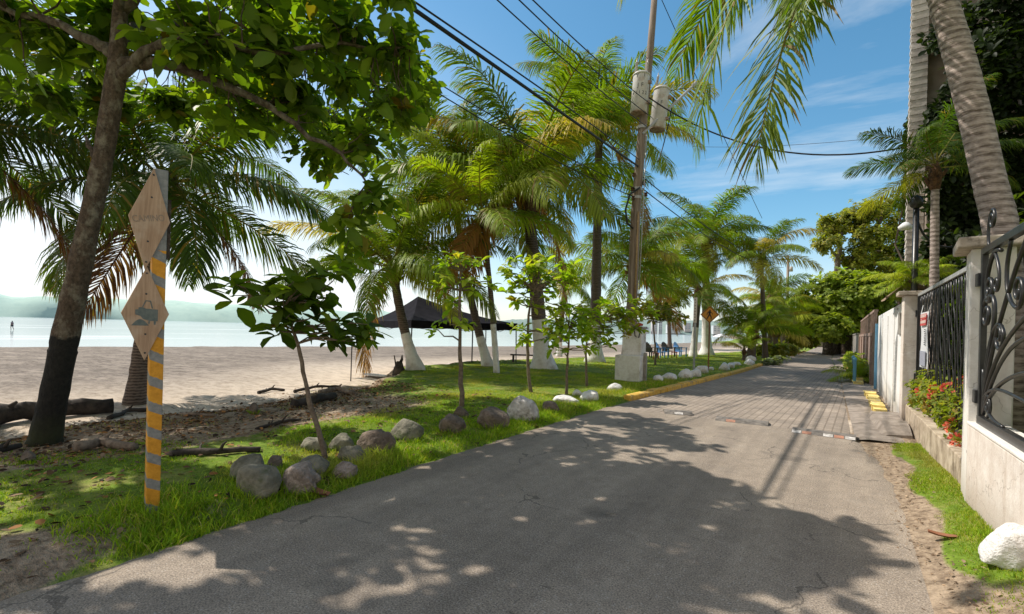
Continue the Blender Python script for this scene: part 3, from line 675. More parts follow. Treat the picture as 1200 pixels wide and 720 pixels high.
# ------------------------------------------------------------------ grass and litter (stuff)
def blades(P, H, W, tint, lean=0.5, rng=RNG):
    n = len(P); a = rng.uniform(0, 6.283, n); la = rng.uniform(0, 6.283, n); le = rng.uniform(0.1, lean, n)
    S = np.stack([np.cos(a), np.sin(a), 0*a], -1)*(W/2)[:, None]
    Ld = np.stack([np.cos(la)*le, np.sin(la)*le, np.ones(n)], -1)
    m = P + unit(Ld)*(H*0.55)[:, None]
    Ld2 = np.stack([np.cos(la)*le*2.4, np.sin(la)*le*2.4, np.ones(n)*0.75], -1)
    t = m + unit(Ld2)*(H*0.5)[:, None]
    V = np.stack([P-S, P+S, m+S*0.75, m-S*0.75, t], 1).reshape(-1, 3)
    k = np.arange(n)[:, None]*5
    return V, k+np.array([[0, 1, 2, 3]]), k+np.array([[3, 2, 4]]), np.repeat(tint, 5, 0)
GP = np.array([(0.23, 0.4, 0.02), (0.33, 0.48, 0.03), (0.17, 0.31, 0.016), (0.44, 0.5, 0.06), (0.55, 0.48, 0.17)])
def grass_patch(label, n, xr, yr, hfun, dens, wid=0.006, lean=0.6, pw=(0.34, 0.3, 0.22, 0.1, 0.04), seed=1):
    rng = np.random.default_rng(seed)
    x = rng.uniform(*xr, n); y = yr[0]+(yr[1]-yr[0])*rng.power(1.0, n)
    nz = np.array([mnoise.noise(Vector((a*1.1, b*1.1, 0.5)))+0.5*mnoise.noise(Vector((a*4, b*4, 2))) for a, b in zip(x, y)])
    keep = rng.uniform(0, 1, n) < dens(x, y, nz); x, y, nz = x[keep], y[keep], nz[keep]
    z = gz(x, y) - 0.01; h = hfun(x, y, nz)*rng.uniform(0.45, 1.2, len(x))
    dry = np.clip(1.5*np.array([mnoise.noise(Vector((a*.5, b*.5, 8)))+.5*mnoise.noise(Vector((a*1.6, b*1.6, 3))) for a, b in zip(x, y)]), 0, .6)[:, None]
    tint = (GP[rng.choice(5, len(x), p=pw)]*(1-dry)+np.array([[.5, .46, .13]])*dry)*(rng.uniform(0.75, 1.25, (len(x), 1)) + 0.25*nz[:, None])
    V, Q, T, t = blades(np.stack([x, y, z], -1), h, wid*rng.uniform(0.7, 1.4, len(x))*(1+h*3), tint, lean, rng)
    return tag(link('grass', np_mesh('grass', V, Q, T, MT['grass'], t)), label, 'grass', kind='stuff')
def dens_near(x, y, n):
    edge = np.interp(y, [-2, 0.5, 2.6, 5, 10, 14], [-3.95, -4.06, -4.13, -4.23, -4.28, -4.2])
    d = np.where(x < edge - 0.02*(1+n), 1.0, 0.0)
    back = np.interp(y, [-2, 0, 2.5, 4.5, 7, 9, 11, 14], [-8.0, -7.8, -7.5, -6.5, -7.4, -9.6, -11.5, -13.5])
    d = d*np.where(x > back + 0.5*n, 1, 0.06)
    bare = 1.9*np.exp(-((x+4.6)/0.6)**2-((y-0.5)/0.45)**2) + 0.85*np.exp(-((x+6.1)/0.9)**2-((y-3.0)/0.5)**2) + 0.9*np.exp(-((x+4.6)/0.3)**2-((y-0.3)/0.5)**2)+0.7*np.exp(-((x+5.4)/0.35)**2-((y-2.2)/0.25)**2)
    return d*np.clip(0.72 + 0.75*n - bare*1.2, 0.03, 1)
grass_patch('green grass on the near bank around the striped post and the grey rocks', 230000, (-11, -4.0), (-1.0, 8.5),
            lambda x, y, n: np.clip(0.045 + 0.03*n + 0.07*np.exp(-((x+4.5)/0.28)**2)*np.clip(0.7+n, 0.25, 1.3)*sm((y-1.0)/0.8) + 0.05*np.exp(-((x+4.8)/0.9)**2-((y-4)/2)**2), 0.02, 0.3), dens_near, 0.0062, 0.8, seed=1)
grass_patch('sunlit lawn grass around the young trees', 120000, (-14, -4.1), (8, 17), lambda x, y, n: np.clip(0.04+0.035*n+0.09*np.exp(-((x+4.9)/0.5)**2), 0.02, 0.25), dens_near, 0.009, 0.7, (0.2, 0.3, 0.08, 0.24, 0.18), seed=2)
grass_patch('lawn grass by the chairs and white rocks farther along the kerb', 70000, (-15.5, -3.7), (16.5, 46), lambda x, y, n: np.clip(0.05+0.05*n, 0.03, 0.16),
            lambda x, y, n: np.where((x < np.interp(y, [11, 24, 50], [-4.45, -3.85, -3.65])) & (x > edge_x(y)+0.2), 0.5+0.7*n, 0), 0.02, 0.7, (0.2, 0.28, 0.08, 0.24, 0.2), seed=3)
grass_patch('bright grass strip at the foot of the wall on the right', 42000, (0.55, 1.08), (3.7, 9.8), lambda x, y, n: np.clip(0.035+0.035*n+0.02*sm((x-0.8)/0.2), 0.015, 0.12),
            lambda x, y, n: np.clip(sm((x-0.68+0.1*n)/0.12)*(0.75+0.6*n), 0, 1)*np.where(y > 4.3, 1, 0.4), 0.005, 0.8, (0.2, 0.36, 0.1, 0.24, 0.1), seed=4)
def litter(name, n, pts, label, size=(0.02, 0.07), pal=((0.1, 0.055, 0.03), (0.2, 0.115, 0.06), (0.3, 0.2, 0.12), (0.05, 0.033, 0.022), (0.36, 0.17, 0.06)), seed=5):
    rng = np.random.default_rng(seed)
    x, y = pts(rng, n); z = gz(x, y)+rng.uniform(0.005, 0.03, n)
    a = rng.uniform(0, 6.283, n); D = np.stack([np.cos(a), np.sin(a), rng.uniform(-0.1, 0.5, n)], -1)
    N = np.stack([rng.normal(0, 0.4, n), rng.normal(0, 0.4, n), np.ones(n)], -1)
    L = rng.uniform(size[0], size[1], n)**1.0
    pal = np.array(pal); t = pal[rng.choice(len(pal), n)]*rng.uniform(0.7, 1.3, (n, 1))
    V, Q, t = leaves(np.stack([x, y, z], -1), D, N, L, L*rng.uniform(0.12, 0.4, n), t, 0.1, 0.1)
    return tag(link(name, np_mesh(name, V, Q, None, MT['litter'], t)), label, 'leaf litter', kind='stuff')
litter('leaf_litter', 16000, lambda r, n: (lambda y: (edge_x(y)+r.normal(0.6, 1.3, n)-0.15, y))(r.uniform(-2, 9.5, n)), 'brown dry leaves and twigs on the bare earth beside the beach', (0.015, 0.085))
litter('leaf_litter', 1300, lambda r, n: (r.uniform(-7.6, -4.2, n), r.uniform(-0.5, 9, n)), 'scattered brown leaves lying in the roadside grass', (0.03, 0.1), seed=6)
litter('leaf_litter', 650, lambda r, n: (0.62+0.1*np.sin(np.linspace(3.6, 10, n)*2)+r.normal(0, 0.1, n), np.linspace(3.6, 10, n)), 'dry debris on the earth strip along the right road edge', (0.008, 0.04), ((0.2, 0.14, 0.09), (0.34, 0.25, 0.17), (0.12, 0.08, 0.05), (0.4, 0.28, 0.18)), seed=7)
litter('leaf_litter', 120, lambda r, n: (r.uniform(-4.2, 0.7, n), r.uniform(1.5, 12, n)), 'small bits of dry leaf lying on the asphalt road', (0.012, 0.035), ((0.5, 0.42, 0.33), (0.3, 0.16, 0.08), (0.55, 0.5, 0.42)), seed=8)

# ------------------------------------------------------------------ palms
PAL = {'green': [(0.22, 0.3, 0.022), (0.28, 0.34, 0.028), (0.17, 0.25, 0.022)],
       'deep': [(0.085, 0.14, 0.02), (0.11, 0.165, 0.022), (0.07, 0.12, 0.02)],
       'lime': [(0.36, 0.43, 0.03), (0.42, 0.46, 0.04), (0.28, 0.37, 0.026)],
       'yellow': [(0.58, 0.45, 0.08), (0.52, 0.42, 0.09), (0.42, 0.4, 0.07)],
       'dead': [(0.45, 0.22, 0.06), (0.38, 0.18, 0.05), (0.5, 0.31, 0.12)],
       'brown': [(0.11, 0.05, 0.028), (0.15, 0.07, 0.04), (0.08, 0.038, 0.022)]}
def frond_mesh(name, launch, kind='green', seed=0, L=4.0, droop=None, pairs=112, leaf=1.0, wid=0.04, hang=1.0, curl=0.0, path=None):
    rng = np.random.default_rng(seed)
    n = 26; t = np.linspace(0, 1, n)
    if path is None:
        la = radians(launch); dr = radians(droop if droop is not None else 60+0.35*abs(launch))
        ang = la - dr*t**1.5; st = L/(n-1)
        px = np.concatenate([[0], np.cumsum(np.cos(ang[:-1])*st)]); pz = np.concatenate([[0], np.cumsum(np.sin(ang[:-1])*st)])
        side = rng.uniform(-0.12, 0.12) + curl
        C = np.stack([px, side*L*t**2, pz], -1)
    else:
        C = np.array([tuple(p) for p in path]); s_ = np.linspace(0, 1, len(C)); C = np.stack([np.interp(t, s_, C[:, i]) for i in range(3)], -1)
        for _ in range(3): C[1:-1] = (C[:-2]+2*C[1:-1]+C[2:])/4
    T = unit(np.gradient(C, axis=0))
    ref = np.array([0, 0, 1.0]); Yv = np.cross(np.broadcast_to(ref, T.shape), T)
    bad = np.linalg.norm(Yv, axis=1) < 0.15
    Yv[bad] = np.array([0, 1.0, 0]); Yv = unit(Yv); Nv = np.cross(T, Yv)
    for _ in range(2): Yv = unit(Yv)
    parts = []; tv = []; qv = []; tr = []
    pal = np.array(PAL[kind]); col = pal[rng.integers(len(pal))]*rng.uniform(0.85, 1.15)
    # rachis
    rc = np.array((0.3, 0.26, 0.06)) if kind in ('green', 'lime', 'deep', 'yellow') else np.array(pal[1])
    R = 0.032*(1-t)**0.8+0.004; R[0:3] *= np.array([1.7, 1.4, 1.15])
    V = np.concatenate([np.stack([C+Yv*R[:, None], C+Nv*R[:, None]*0.7, C-Yv*R[:, None], C-Nv*R[:, None]*0.7], 1).reshape(-1, 3)])
    i = np.arange(n-1)[:, None, None]*4; j = np.arange(4)[None, :, None]
    Q = np.concatenate([i+j, i+(j+1) % 4, i+4+(j+1) % 4, i+4+j], -1).reshape(-1, 4)
    tint = np.repeat(rc[None]*rng.uniform(0.8, 1.2), len(V), 0)
    # leaflets
    m = pairs*2; s = np.tile([1.0, -1.0], pairs); tt = np.repeat(np.linspace(0.13, 0.995, pairs), 2) + rng.normal(0, 0.004, m); tt = np.clip(tt, 0.12, 0.998)
    I = lambda A: np.stack([np.interp(tt, t, A[:, q]) for q in range(3)], -1)
    c0, T0, Y0, N0 = I(C), unit(I(T)), unit(I(Yv)), unit(I(Nv))
    gone = rng.uniform(0, 1, m) < 0.05; ln = np.where(gone, 0.12, 1.0)*leaf*(0.5+0.55*np.sin(np.pi*np.clip(tt*0.9+0.08, 0, 1)))*np.where(tt > 0.85, 1-(tt-0.85)*3.2, 1)*rng.uniform(0.85, 1.1, m)
    fwd = 0.45+0.75*tt**2
    d0 = unit(T0*fwd[:, None] + Y0*s[:, None]*0.85 + N0*rng.uniform(-0.15, 0.35, m)[:, None] + rng.normal(0, 0.09, (m, 3)))
    G = np.array([[0, 0, -1.0]]); hg = (hang*rng.uniform(0.6, 1.3, m))[:, None]
    d1 = unit(d0+G*0.12*hg); d2 = unit(d0+G*0.5*hg); d3 = unit(d0+G*1.15*hg)
    p1 = c0+d1*(ln*0.34)[:, None]; p2 = p1+d2*(ln*0.36)[:, None]; p3 = p2+d3*(ln*0.32)[:, None]
    wv = unit(T0-d1*np.sum(T0*d1, 1, keepdims=True)); w = (wid*rng.uniform(0.8, 1.15, m)*np.where(tt > 0.9, 0.6, 1))[:, None]/2
    LV = np.stack([c0-wv*w*0.5, c0+wv*w*0.5, p1+wv*w, p1-wv*w, p2+wv*w*0.75, p2-wv*w*0.75, p3], 1).reshape(-1, 3)
    k = np.arange(m)[:, None]*7+len(V)
    Q = np.concatenate([Q, k+np.array([[0, 1, 2, 3]]), k+np.array([[3, 2, 4, 5]])]); TR = k+np.array([[5, 4, 6]])
    lc = col[None]*rng.uniform(0.75, 1.25, (m, 1))
    lc = np.where(rng.uniform(0, 1, (m, 1)) < 0.06, np.array([[0.3, 0.2, 0.06]]), lc)
    lt = np.repeat(lc, 7, 0); lt[6::7] = lt[6::7]*0.7+np.array([[0.06, 0.035, 0.01]])
    return np_mesh(name, np.concatenate([V, LV]), Q, TR, MT['frond'], np.concatenate([tint, lt]))
LAUNCH = [84, 68, 52, 36, 20, 4, -14, -34]
FR = {}
for kk in ('green', 'lime', 'deep'):
    FR[kk] = [[frond_mesh('frond', a, kk, 100+i*7+q, hang=1.35+0.1*i*0.5, curl=0.1*(q-0.5)) for q in range(2)] for i, a in enumerate(LAUNCH)]
FR['yellow'] = [[frond_mesh('frond', a, 'yellow', 200+i, hang=1.4)] for i, a in enumerate((58, 34, 12, -10))]
FR['dead'] = [[frond_mesh('frond', a, 'dead', 210+i, droop=50, hang=1.9)] for i, a in enumerate((-32, -55))]
FR['brown'] = [[frond_mesh('frond', -40, 'brown', 220, droop=42, hang=1.8)]]

def palm(label, base, crown, nf=24, size=1.0, kind='green', rb=0.2, rt=0.13, flare=1.5, bend=(0, 0), paint=-9.0, bark='palm_trunk', old=('dead', 'yellow'), nold=3, top=84, low=-30, seed=1, nuts=5, sheath=1.0, cat='palm tree', group=None, skip=None, low_az=None, fsteps=44):
    rnd = random.Random(seed)
    base = Vector(base); crown = Vector(crown); root = empty('palm_tree', base, 0, label, cat, group)
    cr = crown-base; ctrl = cr*0.5+Vector((bend[0], bend[1], 0))
    n = fsteps; pts = []; rad = []; h = cr.length
    for i in range(n+1):
        t = i/n; p = ctrl*(2*t*(1-t)) + cr*t*t
        if i == 0: p = Vector((0, 0, -0.15))
        pts.append(p)
        r = rt+(rb-rt)*(1-t)**1.4 + rb*(flare-1)*math.exp(-t*h/0.35)
        rad.append(r*(1+rnd.uniform(-0.045, 0.045)))
    tr = MB().tube(pts, rad, 14, True, 0, 1.0, (lambda i: 1 if pts[i].z < paint else 0))
    tr.build('trunk', [MT[bark], MT['whitewash']], root, smooth=True)
    if sheath:
        s = MB(); d = (pts[-1]-pts[-3]).normalized(); q = sheath
        s.tube([pts[-1]-d*0.55*q, pts[-1]-d*0.3*q, pts[-1], pts[-1]+d*0.25*q, pts[-1]+d*0.5*q], [rt*1.15, rt*1.5, rt*1.75, rt*1.25, rt*0.5], 10)
        for i in range(12):
            a = i*2.4; st = pts[-1]-d*rnd.uniform(0.1, 0.5)*q; o = Vector((cos(a), sin(a), 0))
            s.tube([st+o*rt*0.9, st+o*rt*2.0+Vector((0, 0, 0.16*q)), st+o*rt*2.7+Vector((0, 0, 0.3*q))], [0.06*q, 0.045*q, 0.012], 5)
        s.build('leaf_sheath', MT['sheath'], root, smooth=True)
    for i in range(nuts):
        a = rnd.uniform(0, 6.28); c = pts[-1]+Vector((cos(a)*rt*2.0, sin(a)*rt*2.0, rnd.uniform(-0.35, 0.0)))
        b = MB().lathe([(0.0, -0.13), (0.07, -0.1), (0.105, -0.02), (0.09, 0.07), (0.03, 0.13), (0, 0.135)], c, 8)
        b.build('coconut', MT['coconut'], root, smooth=True)
    az0 = rnd.uniform(0, 6.28)
    for i in range(nf):
        age = i/(nf-1); la = top+(low-top)*age**0.9
        a = az0+i*2.39996+rnd.uniform(-0.25, 0.25)
        if i >= nf-nold:
            kd = old[rnd.randrange(len(old))]; me = (FR[kd][2:] if kd == 'yellow' else FR[kd])[rnd.randrange(2) if kd != 'brown' else 0][0]
        else:
            j = min(range(len(LAUNCH)), key=lambda q: abs(LAUNCH[q]-la)); me = rnd.choice(FR[kind][j])
        if i < nf-nold and kind != 'deep' and age > 0.25 and rnd.random() < 0.13:
            me = FR['yellow'][min(range(4), key=lambda q: abs((58, 34, 12, -10)[q]-la))][0]
        if skip and skip(a % 6.283, la): continue
        f = link('frond', me, root, pts[-1]+Vector((cos(a), sin(a), 0))*rt*0.5+Vector((0, 0, 0.1+0.15*(1-age))))
        s = size*rnd.uniform(0.88, 1.1); f.scale = (s, s, s); f.rotation_euler = (rnd.uniform(-0.55, 0.55), rnd.uniform(-0.16, 0.16), a)
    return root
def pcrown(base, px, py, extra=0.0):
    """crown point seen at pixel px,py at the same depth as the trunk base"""
    d = (Vector(base)-CAM).dot(fw)+extra; return pd(px, py, d)
PB = {}
def palm_px(label, b, c, **k):
    extra = k.pop('extra', 0.0); base = gat(*b); return palm(label, base, pcrown(base, c[0], c[1], extra), **k)

palm_px('big coconut palm behind the striped signpost, dark fronds spreading both ways over the beach', (158, 474), (196, 222), nf=26, size=1.02, kind='deep', rb=0.2, rt=0.15, flare=1.35, bend=(-0.15, 0), seed=3, nold=2, old=('brown',), low=-34, paint=-9)
P2b = pd(-120, 480, 9.0); P2b.z = float(gz(P2b.x, P2b.y))
palm('coconut palm at the left edge of the photo, only its drooping fronds in view', P2b, pd(-75, 150, 9.0), nf=24, size=0.95, kind='deep', seed=12, nold=2, old=('brown', 'yellow'), low=-30)
palm_px('leaning coconut palm with whitewashed foot in front of the black tent', (487, 433), (461, 318), nf=26, size=1.15, kind='green', rb=0.21, rt=0.15, flare=1.9, bend=(-0.35, 0.1), paint=1.3, seed=5, nold=1, low=-8, old=('dead',))
palm_px('coconut palm with tall silvery upright fronds just left of the slender white-footed palm', (572, 429), (533, 226), nf=20, size=1.4, kind='green', rb=0.2, rt=0.13, bend=(-0.5, 0), paint=1.2, seed=8, top=86, low=12, nold=1, extra=1.0, old=('yellow',))
palm_px('slender palm with thin straight white post-like foot and bright green crown', (582, 437), (566, 258), nf=22, size=0.95, kind='lime', rb=0.12, rt=0.085, flare=1.05, paint=1.75, seed=9, top=80, low=-15, nold=2, bend=(0.1, 0), sheath=0.7, nuts=2)
palm_px('tall coconut palm with broad white flared foot and shaggy fibre under its crown', (637, 432), (617, 222), nf=28, size=1.52, kind='green', rb=0.34, rt=0.24, flare=2.0, paint=1.9, seed=11, top=88, low=-18, nold=3, old=('dead', 'dead', 'yellow'), sheath=2.1, nuts=6)
palm_px('tallest coconut palm, ringed trunk left of the transformers and white foot', (697, 424), (702, 158), nf=28, size=1.42, kind='green', rb=0.32, rt=0.19, flare=2.1, paint=2.0, seed=14, top=88, low=-28, nold=3, old=('dead', 'yellow', 'yellow'), nuts=7)
palm_px('dark palm directly behind the utility pole with orange fibre at its crown', (733, 424), (742, 314), nf=24, size=1.3, kind='green', rb=0.24, rt=0.2, seed=17, low=-20, nold=2, extra=3)
palm_px('short coconut palm with white foot behind the grey perforated post', (812, 418), (819, 343), nf=20, size=1.05, kind='green', rb=0.24, rt=0.2, flare=1.4, paint=2.0, seed=20, low=-12, nold=2, old=('yellow',))
palm_px('tall coconut palm with thick white foot behind the yellow walking sign', (828, 416), (827, 286), nf=24, size=1.36, kind='green', rb=0.4, rt=0.24, flare=1.7, paint=2.8, seed=23, low=-18, nold=2, old=('yellow', 'yellow', 'dead'))
palm_px('thin-trunked coconut palm standing above the bushy palms near the road bend', (897, 421), (892, 305), nf=17, size=1.0, kind='green', rb=0.18, rt=0.14, seed=26, low=-15, nold=3, old=('yellow',), nuts=4)
palm_px('squat bushy palm with dense dark arching fronds beside the kerb', (880, 421), (882, 392), nf=20, size=0.78, kind='green', rb=0.26, rt=0.24, seed=29, low=18, nold=1, old=('yellow',), nuts=0)
palm_px('squat yellow-green palm farther along the kerb than the bushy dark one', (908, 416), (908, 388), nf=18, size=0.95, kind='lime', rb=0.26, rt=0.22, seed=32, low=15, nold=1, old=('yellow',), nuts=0)
palm_px('mid-height lime palm leaning over the road before the distant poles', (919, 415), (915, 362), nf=16, size=0.95, kind='lime', rb=0.22, rt=0.17, seed=35, low=-5, nold=1, old=('yellow',), nuts=0)
palm_px('distant palm in the gap above the road, left of the far poles', (902, 415), (902, 352), nf=15, size=0.95, kind='green', rb=0.2, rt=0.17, seed=38, low=-12, nold=2, old=('yellow',), nuts=0)
palm_px('distant beach palm seen between the utility pole and the walking sign', (785, 409), (782, 322), nf=17, size=1.5, kind='green', rb=0.3, rt=0.2, seed=41, low=-15, nold=1, nuts=0)
palm_px('small low palm sprouting at the kerb under the bushy dark palm', (872, 423), (872, 412), nf=11, size=0.45, kind='lime', rb=0.1, rt=0.08, seed=44, low=25, nold=0, nuts=0, sheath=0.5)
palm_px('faint beach palm with drooping fronds behind the leaning white-footed palm', (655, 418), (662, 330), nf=16, size=1.0, kind='green', rb=0.2, rt=0.15, paint=1.2, seed=47, low=-12, nold=1, nuts=0)

# the big leaning palm behind the gate and its hanging fronds
bp = pd(1180, 520, 4.75); bp.z = 0.2
PBcrown = pd(1035, -190, 6.0)
def right_palm():
    root = empty('palm_tree', bp, 0, 'thick grey ringed palm trunk leaning over the gate post, its crown above the photo', 'palm tree')
    path = [(1180, 520, 4.75), (1179, 400, 4.78), (1173, 275, 4.85), (1160, 215, 4.95), (1143, 140, 5.1), (1122, 60, 5.3), (1104, 0, 5.5), (1075, -90, 5.75), (1035, -190, 6.0)]
    raw = [pd(*p)-bp for p in path]; raw[0] = Vector((0, 0, -0.2))
    pts = []; rad = []; rnd = random.Random(5); N = 110
    rr = [0.16, 0.145, 0.138, 0.132, 0.132, 0.132, 0.126, 0.115, 0.1]
    for i in range(N+1):
        u = i/N*(len(raw)-1); k = min(int(u), len(raw)-2); f = u-k
        p0, p1, p2, p3 = raw[max(k-1, 0)], raw[k], raw[k+1], raw[min(k+2, len(raw)-1)]
        pts.append(0.5*((2*p1)+(p2-p0)*f+(2*p0-5*p1+4*p2-p3)*f*f+(3*p1-p0-3*p2+p3)*f**3))
        rad.append((rr[k]*(1-f)+rr[k+1]*f)*(1+(0.012 if i % 3 == 0 else -0.006)+rnd.uniform(-0.012, 0.012)))
    MB().tube(pts, rad, 24).build('trunk', MT['palm_grey'], root, smooth=True)
    def hang(path, kind, leaf, seed, hang=1.3, pairs=90):
        P = [pd(*p)-bp for p in path]
        link('frond', frond_mesh('frond', 0, kind, seed, leaf=leaf, hang=hang, pairs=pairs, wid=0.036, path=P), root)
    hang([(1035, -190, 6.0), (1000, -140, 6.0), (960, -60, 5.95), (928, 20, 5.9), (906, 95, 5.85), (893, 150, 5.8), (886, 196, 5.8)], 'green', 0.95, 301, 0.9)
    hang([(1035, -190, 6.0), (985, -170, 6.1), (930, -110, 6.1), (880, -40, 6.1), (845, 35, 6.1), (826, 105, 6.1), (815, 178, 6.1)], 'green', 0.85, 302, 1.5)
    hang([(1035, -190, 6.0), (930, -230, 6.0), (830, -190, 6.0), (770, -120, 6.0), (742, -50, 6.0), (728, 5, 6.0)], 'green', 0.6, 303, 1.2)
    hang([(1035, -190, 6.0), (1010, -190, 5.6), (985, -130, 5.2), (965, -60, 5.0), (955, -10, 4.9)], 'green', 0.8, 304, 0.7)
    for i, a in enumerate((0.3, 1.1, 1.9, 2.6, 4.6, 5.3, 5.9)):
        f = link('frond', random.Random(i).choice(FR['green'][2+i % 4]), root, PBcrown-bp+Vector((cos(a), sin(a), 0.3))*0.15); f.rotation_euler = (0, 0, a)
right_palm()
cp = Vector((1.42, 11.5, 0.15))
palm('small ornamental palm with thin grey stem between the big palm trunk and the building', cp, pd(1096, 205, (cp-CAM).dot(fw)), nf=13, size=0.36, kind='deep', rb=0.09, rt=0.06, flare=1.2, bark='palm_grey', seed=51, low=-12, nold=1, old=('yellow',), nuts=0, sheath=0.5)

# ------------------------------------------------------------------ broadleaf trees
ALM = [(0.1, 0.17, 0.016), (0.15, 0.23, 0.02), (0.07, 0.12, 0.014), (0.25, 0.32, 0.035), (0.3, 0.12, 0.03)]
ALW = [0.32, 0.3, 0.2, 0.16, 0.02]
YNG = [(0.3, 0.42, 0.035), (0.4, 0.47, 0.06), (0.19, 0.31, 0.03), (0.48, 0.46, 0.08), (0.45, 0.26, 0.08)]
YNW = [0.3, 0.25, 0.25, 0.14, 0.06]
def crown_obj(name, parts, parent, org, mat='leaf'):
    V, Q, t = merge(parts); return link(name, np_mesh(name, V-np.array(org)[None], Q, None, MT[mat], t), parent)
def near_tree():
    b = gat(50, 533); root = empty('almond_tree', b, 0, 'large broadleaf tree with black-painted trunk foot in the left foreground', 'tree')
    path = [(50, 536, 6.05, .26), (55, 505, 6.03, .21), (62, 470, 6.0, .19), (73, 415, 6, .182), (75, 403, 6, .18), (86, 350, 6, .165), (104, 265, 6, .15), (121, 185, 6, .135), (135, 95, 6, .14), (139, 60, 6, .125), (141, 10, 6.1, .1), (150, -70, 6.2, .075), (160, -170, 6.3, .04)]
    pts = []; rad = []
    raw = [(pd(*p[:3])-b, p[3]) for p in path]
    for i in range(len(raw)-1):
        for q in range(4):
            f = q/4; pts.append(raw[i][0].lerp(raw[i+1][0], f)); rad.append((raw[i][1]*(1-f)+raw[i+1][1]*f)*random.uniform(0.95, 1.06))
    pts.append(raw[-1][0]); rad.append(raw[-1][1])
    MB().tube(pts, [q*0.78 for q in rad], 16).build('trunk', MT['bark_painted'], root, smooth=True)
    limbs = [[(136, 78, 6, .075), (180, 72, 6.0, .07), (240, 90, 6.2, .058), (330, 135, 6.6, .042), (400, 180, 6.8, .026), (430, 215, 6.9, .015)],
             [(138, 95, 6, .07), (170, 60, 5.9, .06), (220, 45, 5.9, .05), (300, 62, 6.2, .04), (400, 50, 6.8, .026), (480, 55, 7.1, .014)],
             [(135, 65, 6, .08), (110, 48, 6, .06), (70, 28, 6.1, .05), (10, 12, 6.3, .036), (-80, 0, 6.8, .02)],
             [(140, 15, 6.1, .07), (190, -50, 6, .05), (300, -80, 6.3, .036), (430, -50, 6.6, .015)],
             [(140, 25, 6.1, .06), (120, -90, 5.6, .045), (60, -160, 6, .03), (-80, -180, 6.4, .015)],
             [(137, 55, 6, .06), (170, 30, 7.2, .045), (260, 20, 8.6, .032), (360, 60, 9.2, .015)],
             [(170, 30, 7.2, .045), (260, 30, 8.6, .04), (340, 60, 9.8, .032), (410, 90, 10.8, .022), (450, 120, 11.6, .012)],
             [(120, 190, 6, .045), (104, 172, 6.05, .03), (100, 160, 6.1, .016)],
             [(145, -30, 6.15, .06), (160, -200, 5.7, .04), (230, -280, 5.5, .02)]]
    nodes = []
    for lb in limbs:
        P = [pd(*p[:3])-b for p in lb]; m = MB(); pp = []; rr = []
        for i in range(len(P)-1):
            w = wander(P[i], P[i+1], 5, 0.07)
            pp += w[:-1]; rr += [lb[i][3]*(1-q/4)+lb[i+1][3]*q/4 for q in range(4)]
        pp.append(P[-1]); rr.append(lb[-1][3])
        m.tube(pp, rr, 8).build('limb', MT['bark'], root, smooth=True)
        nodes += [p+b for p in pp[4:]]
    B = [(470, 55, 7.2, .58), (400, 35, 7, .75), (460, 115, 7.3, .5), (425, 165, 7, .5), (440, 235, 6.9, .38), (405, 255, 6.8, .3), (415, 300, 6.7, .22), (320, 50, 6.6, .9), (350, 120, 7.2, .65), (270, 115, 7.0, .65), (230, 40, 6, .85), (140, 20, 7, .95),
         (60, 40, 6.5, .62), (0, 15, 6.5, .62), (-90, 0, 7, .8), (200, 120, 8.5, .75), (300, 10, 9, 1.1), (410, 90, 9.3, .85), (60, -100, 6, 1.0), (180, -110, 6, 1.0), (310, -45, 6.4, .8), (-100, -150, 6.5, 1.0), (380, 170, 10.5, .9), (300, 100, 10.2, 1.0), (130, 110, 9, .8), (60, 110, 8, .6)]
    bl = []
    for x, y, d, r in B:
        c = pd(x, y, d); bl.append((c.x, c.y, c.z, r, r, r*0.8))
    bl += [(-5.5, 3.5, 7.0, .9, .9, .7), (-6.2, 2.5, 7.2, 1.0, 1.0, .8), (-5.1, 4.3, 6.3, .62, .62, .5), (-7.2, 4.6, 7.6, 1.0, 1.0, .8), (-9.3, 8.1, 6.9, .9, .9, .7), (-7.4, 6.8, 7.0, .75, .75, .6), (-8.5, 7.6, 7.1, .9, .9, .7), (-10.4, 7.4, 6.6, 1.0, 1.0, .8), (-8.9, -.3, 6.4, .9, .9, .7), (-7.7, .6, 6.7, .9, .9, .7), (-6.6, 1.4, 6.9, .8, .8, .6)]
    C, A = blob_points(bl, n=1240, rng=np.random.default_rng(4), shell=0.1, clump=0.25)
    A = unit(A*0.7+np.array([[0, 0, 0.5]]))
    parts = [rosettes(C, A, 8, 0.3, 0.088, ALM, 1.0, np.random.default_rng(5), ALW)]
    crown_obj('crown', parts, root, b)
    tw = MB(); ND = np.array([tuple(p) for p in nodes])
    for c in C[::2]:
        k = int(np.argmin(np.sum((ND-c)**2, 1))); 
        if np.linalg.norm(ND[k]-c) < 2.0: tw.tube(wander(Vector(ND[k])-b, Vector(c)-b, 5, 0.09), [0.014, 0.012, 0.009, 0.007, 0.004], 4, False)
    tag(tw.build('twig', MT['twig'], root), kind='stuff')
near_tree()

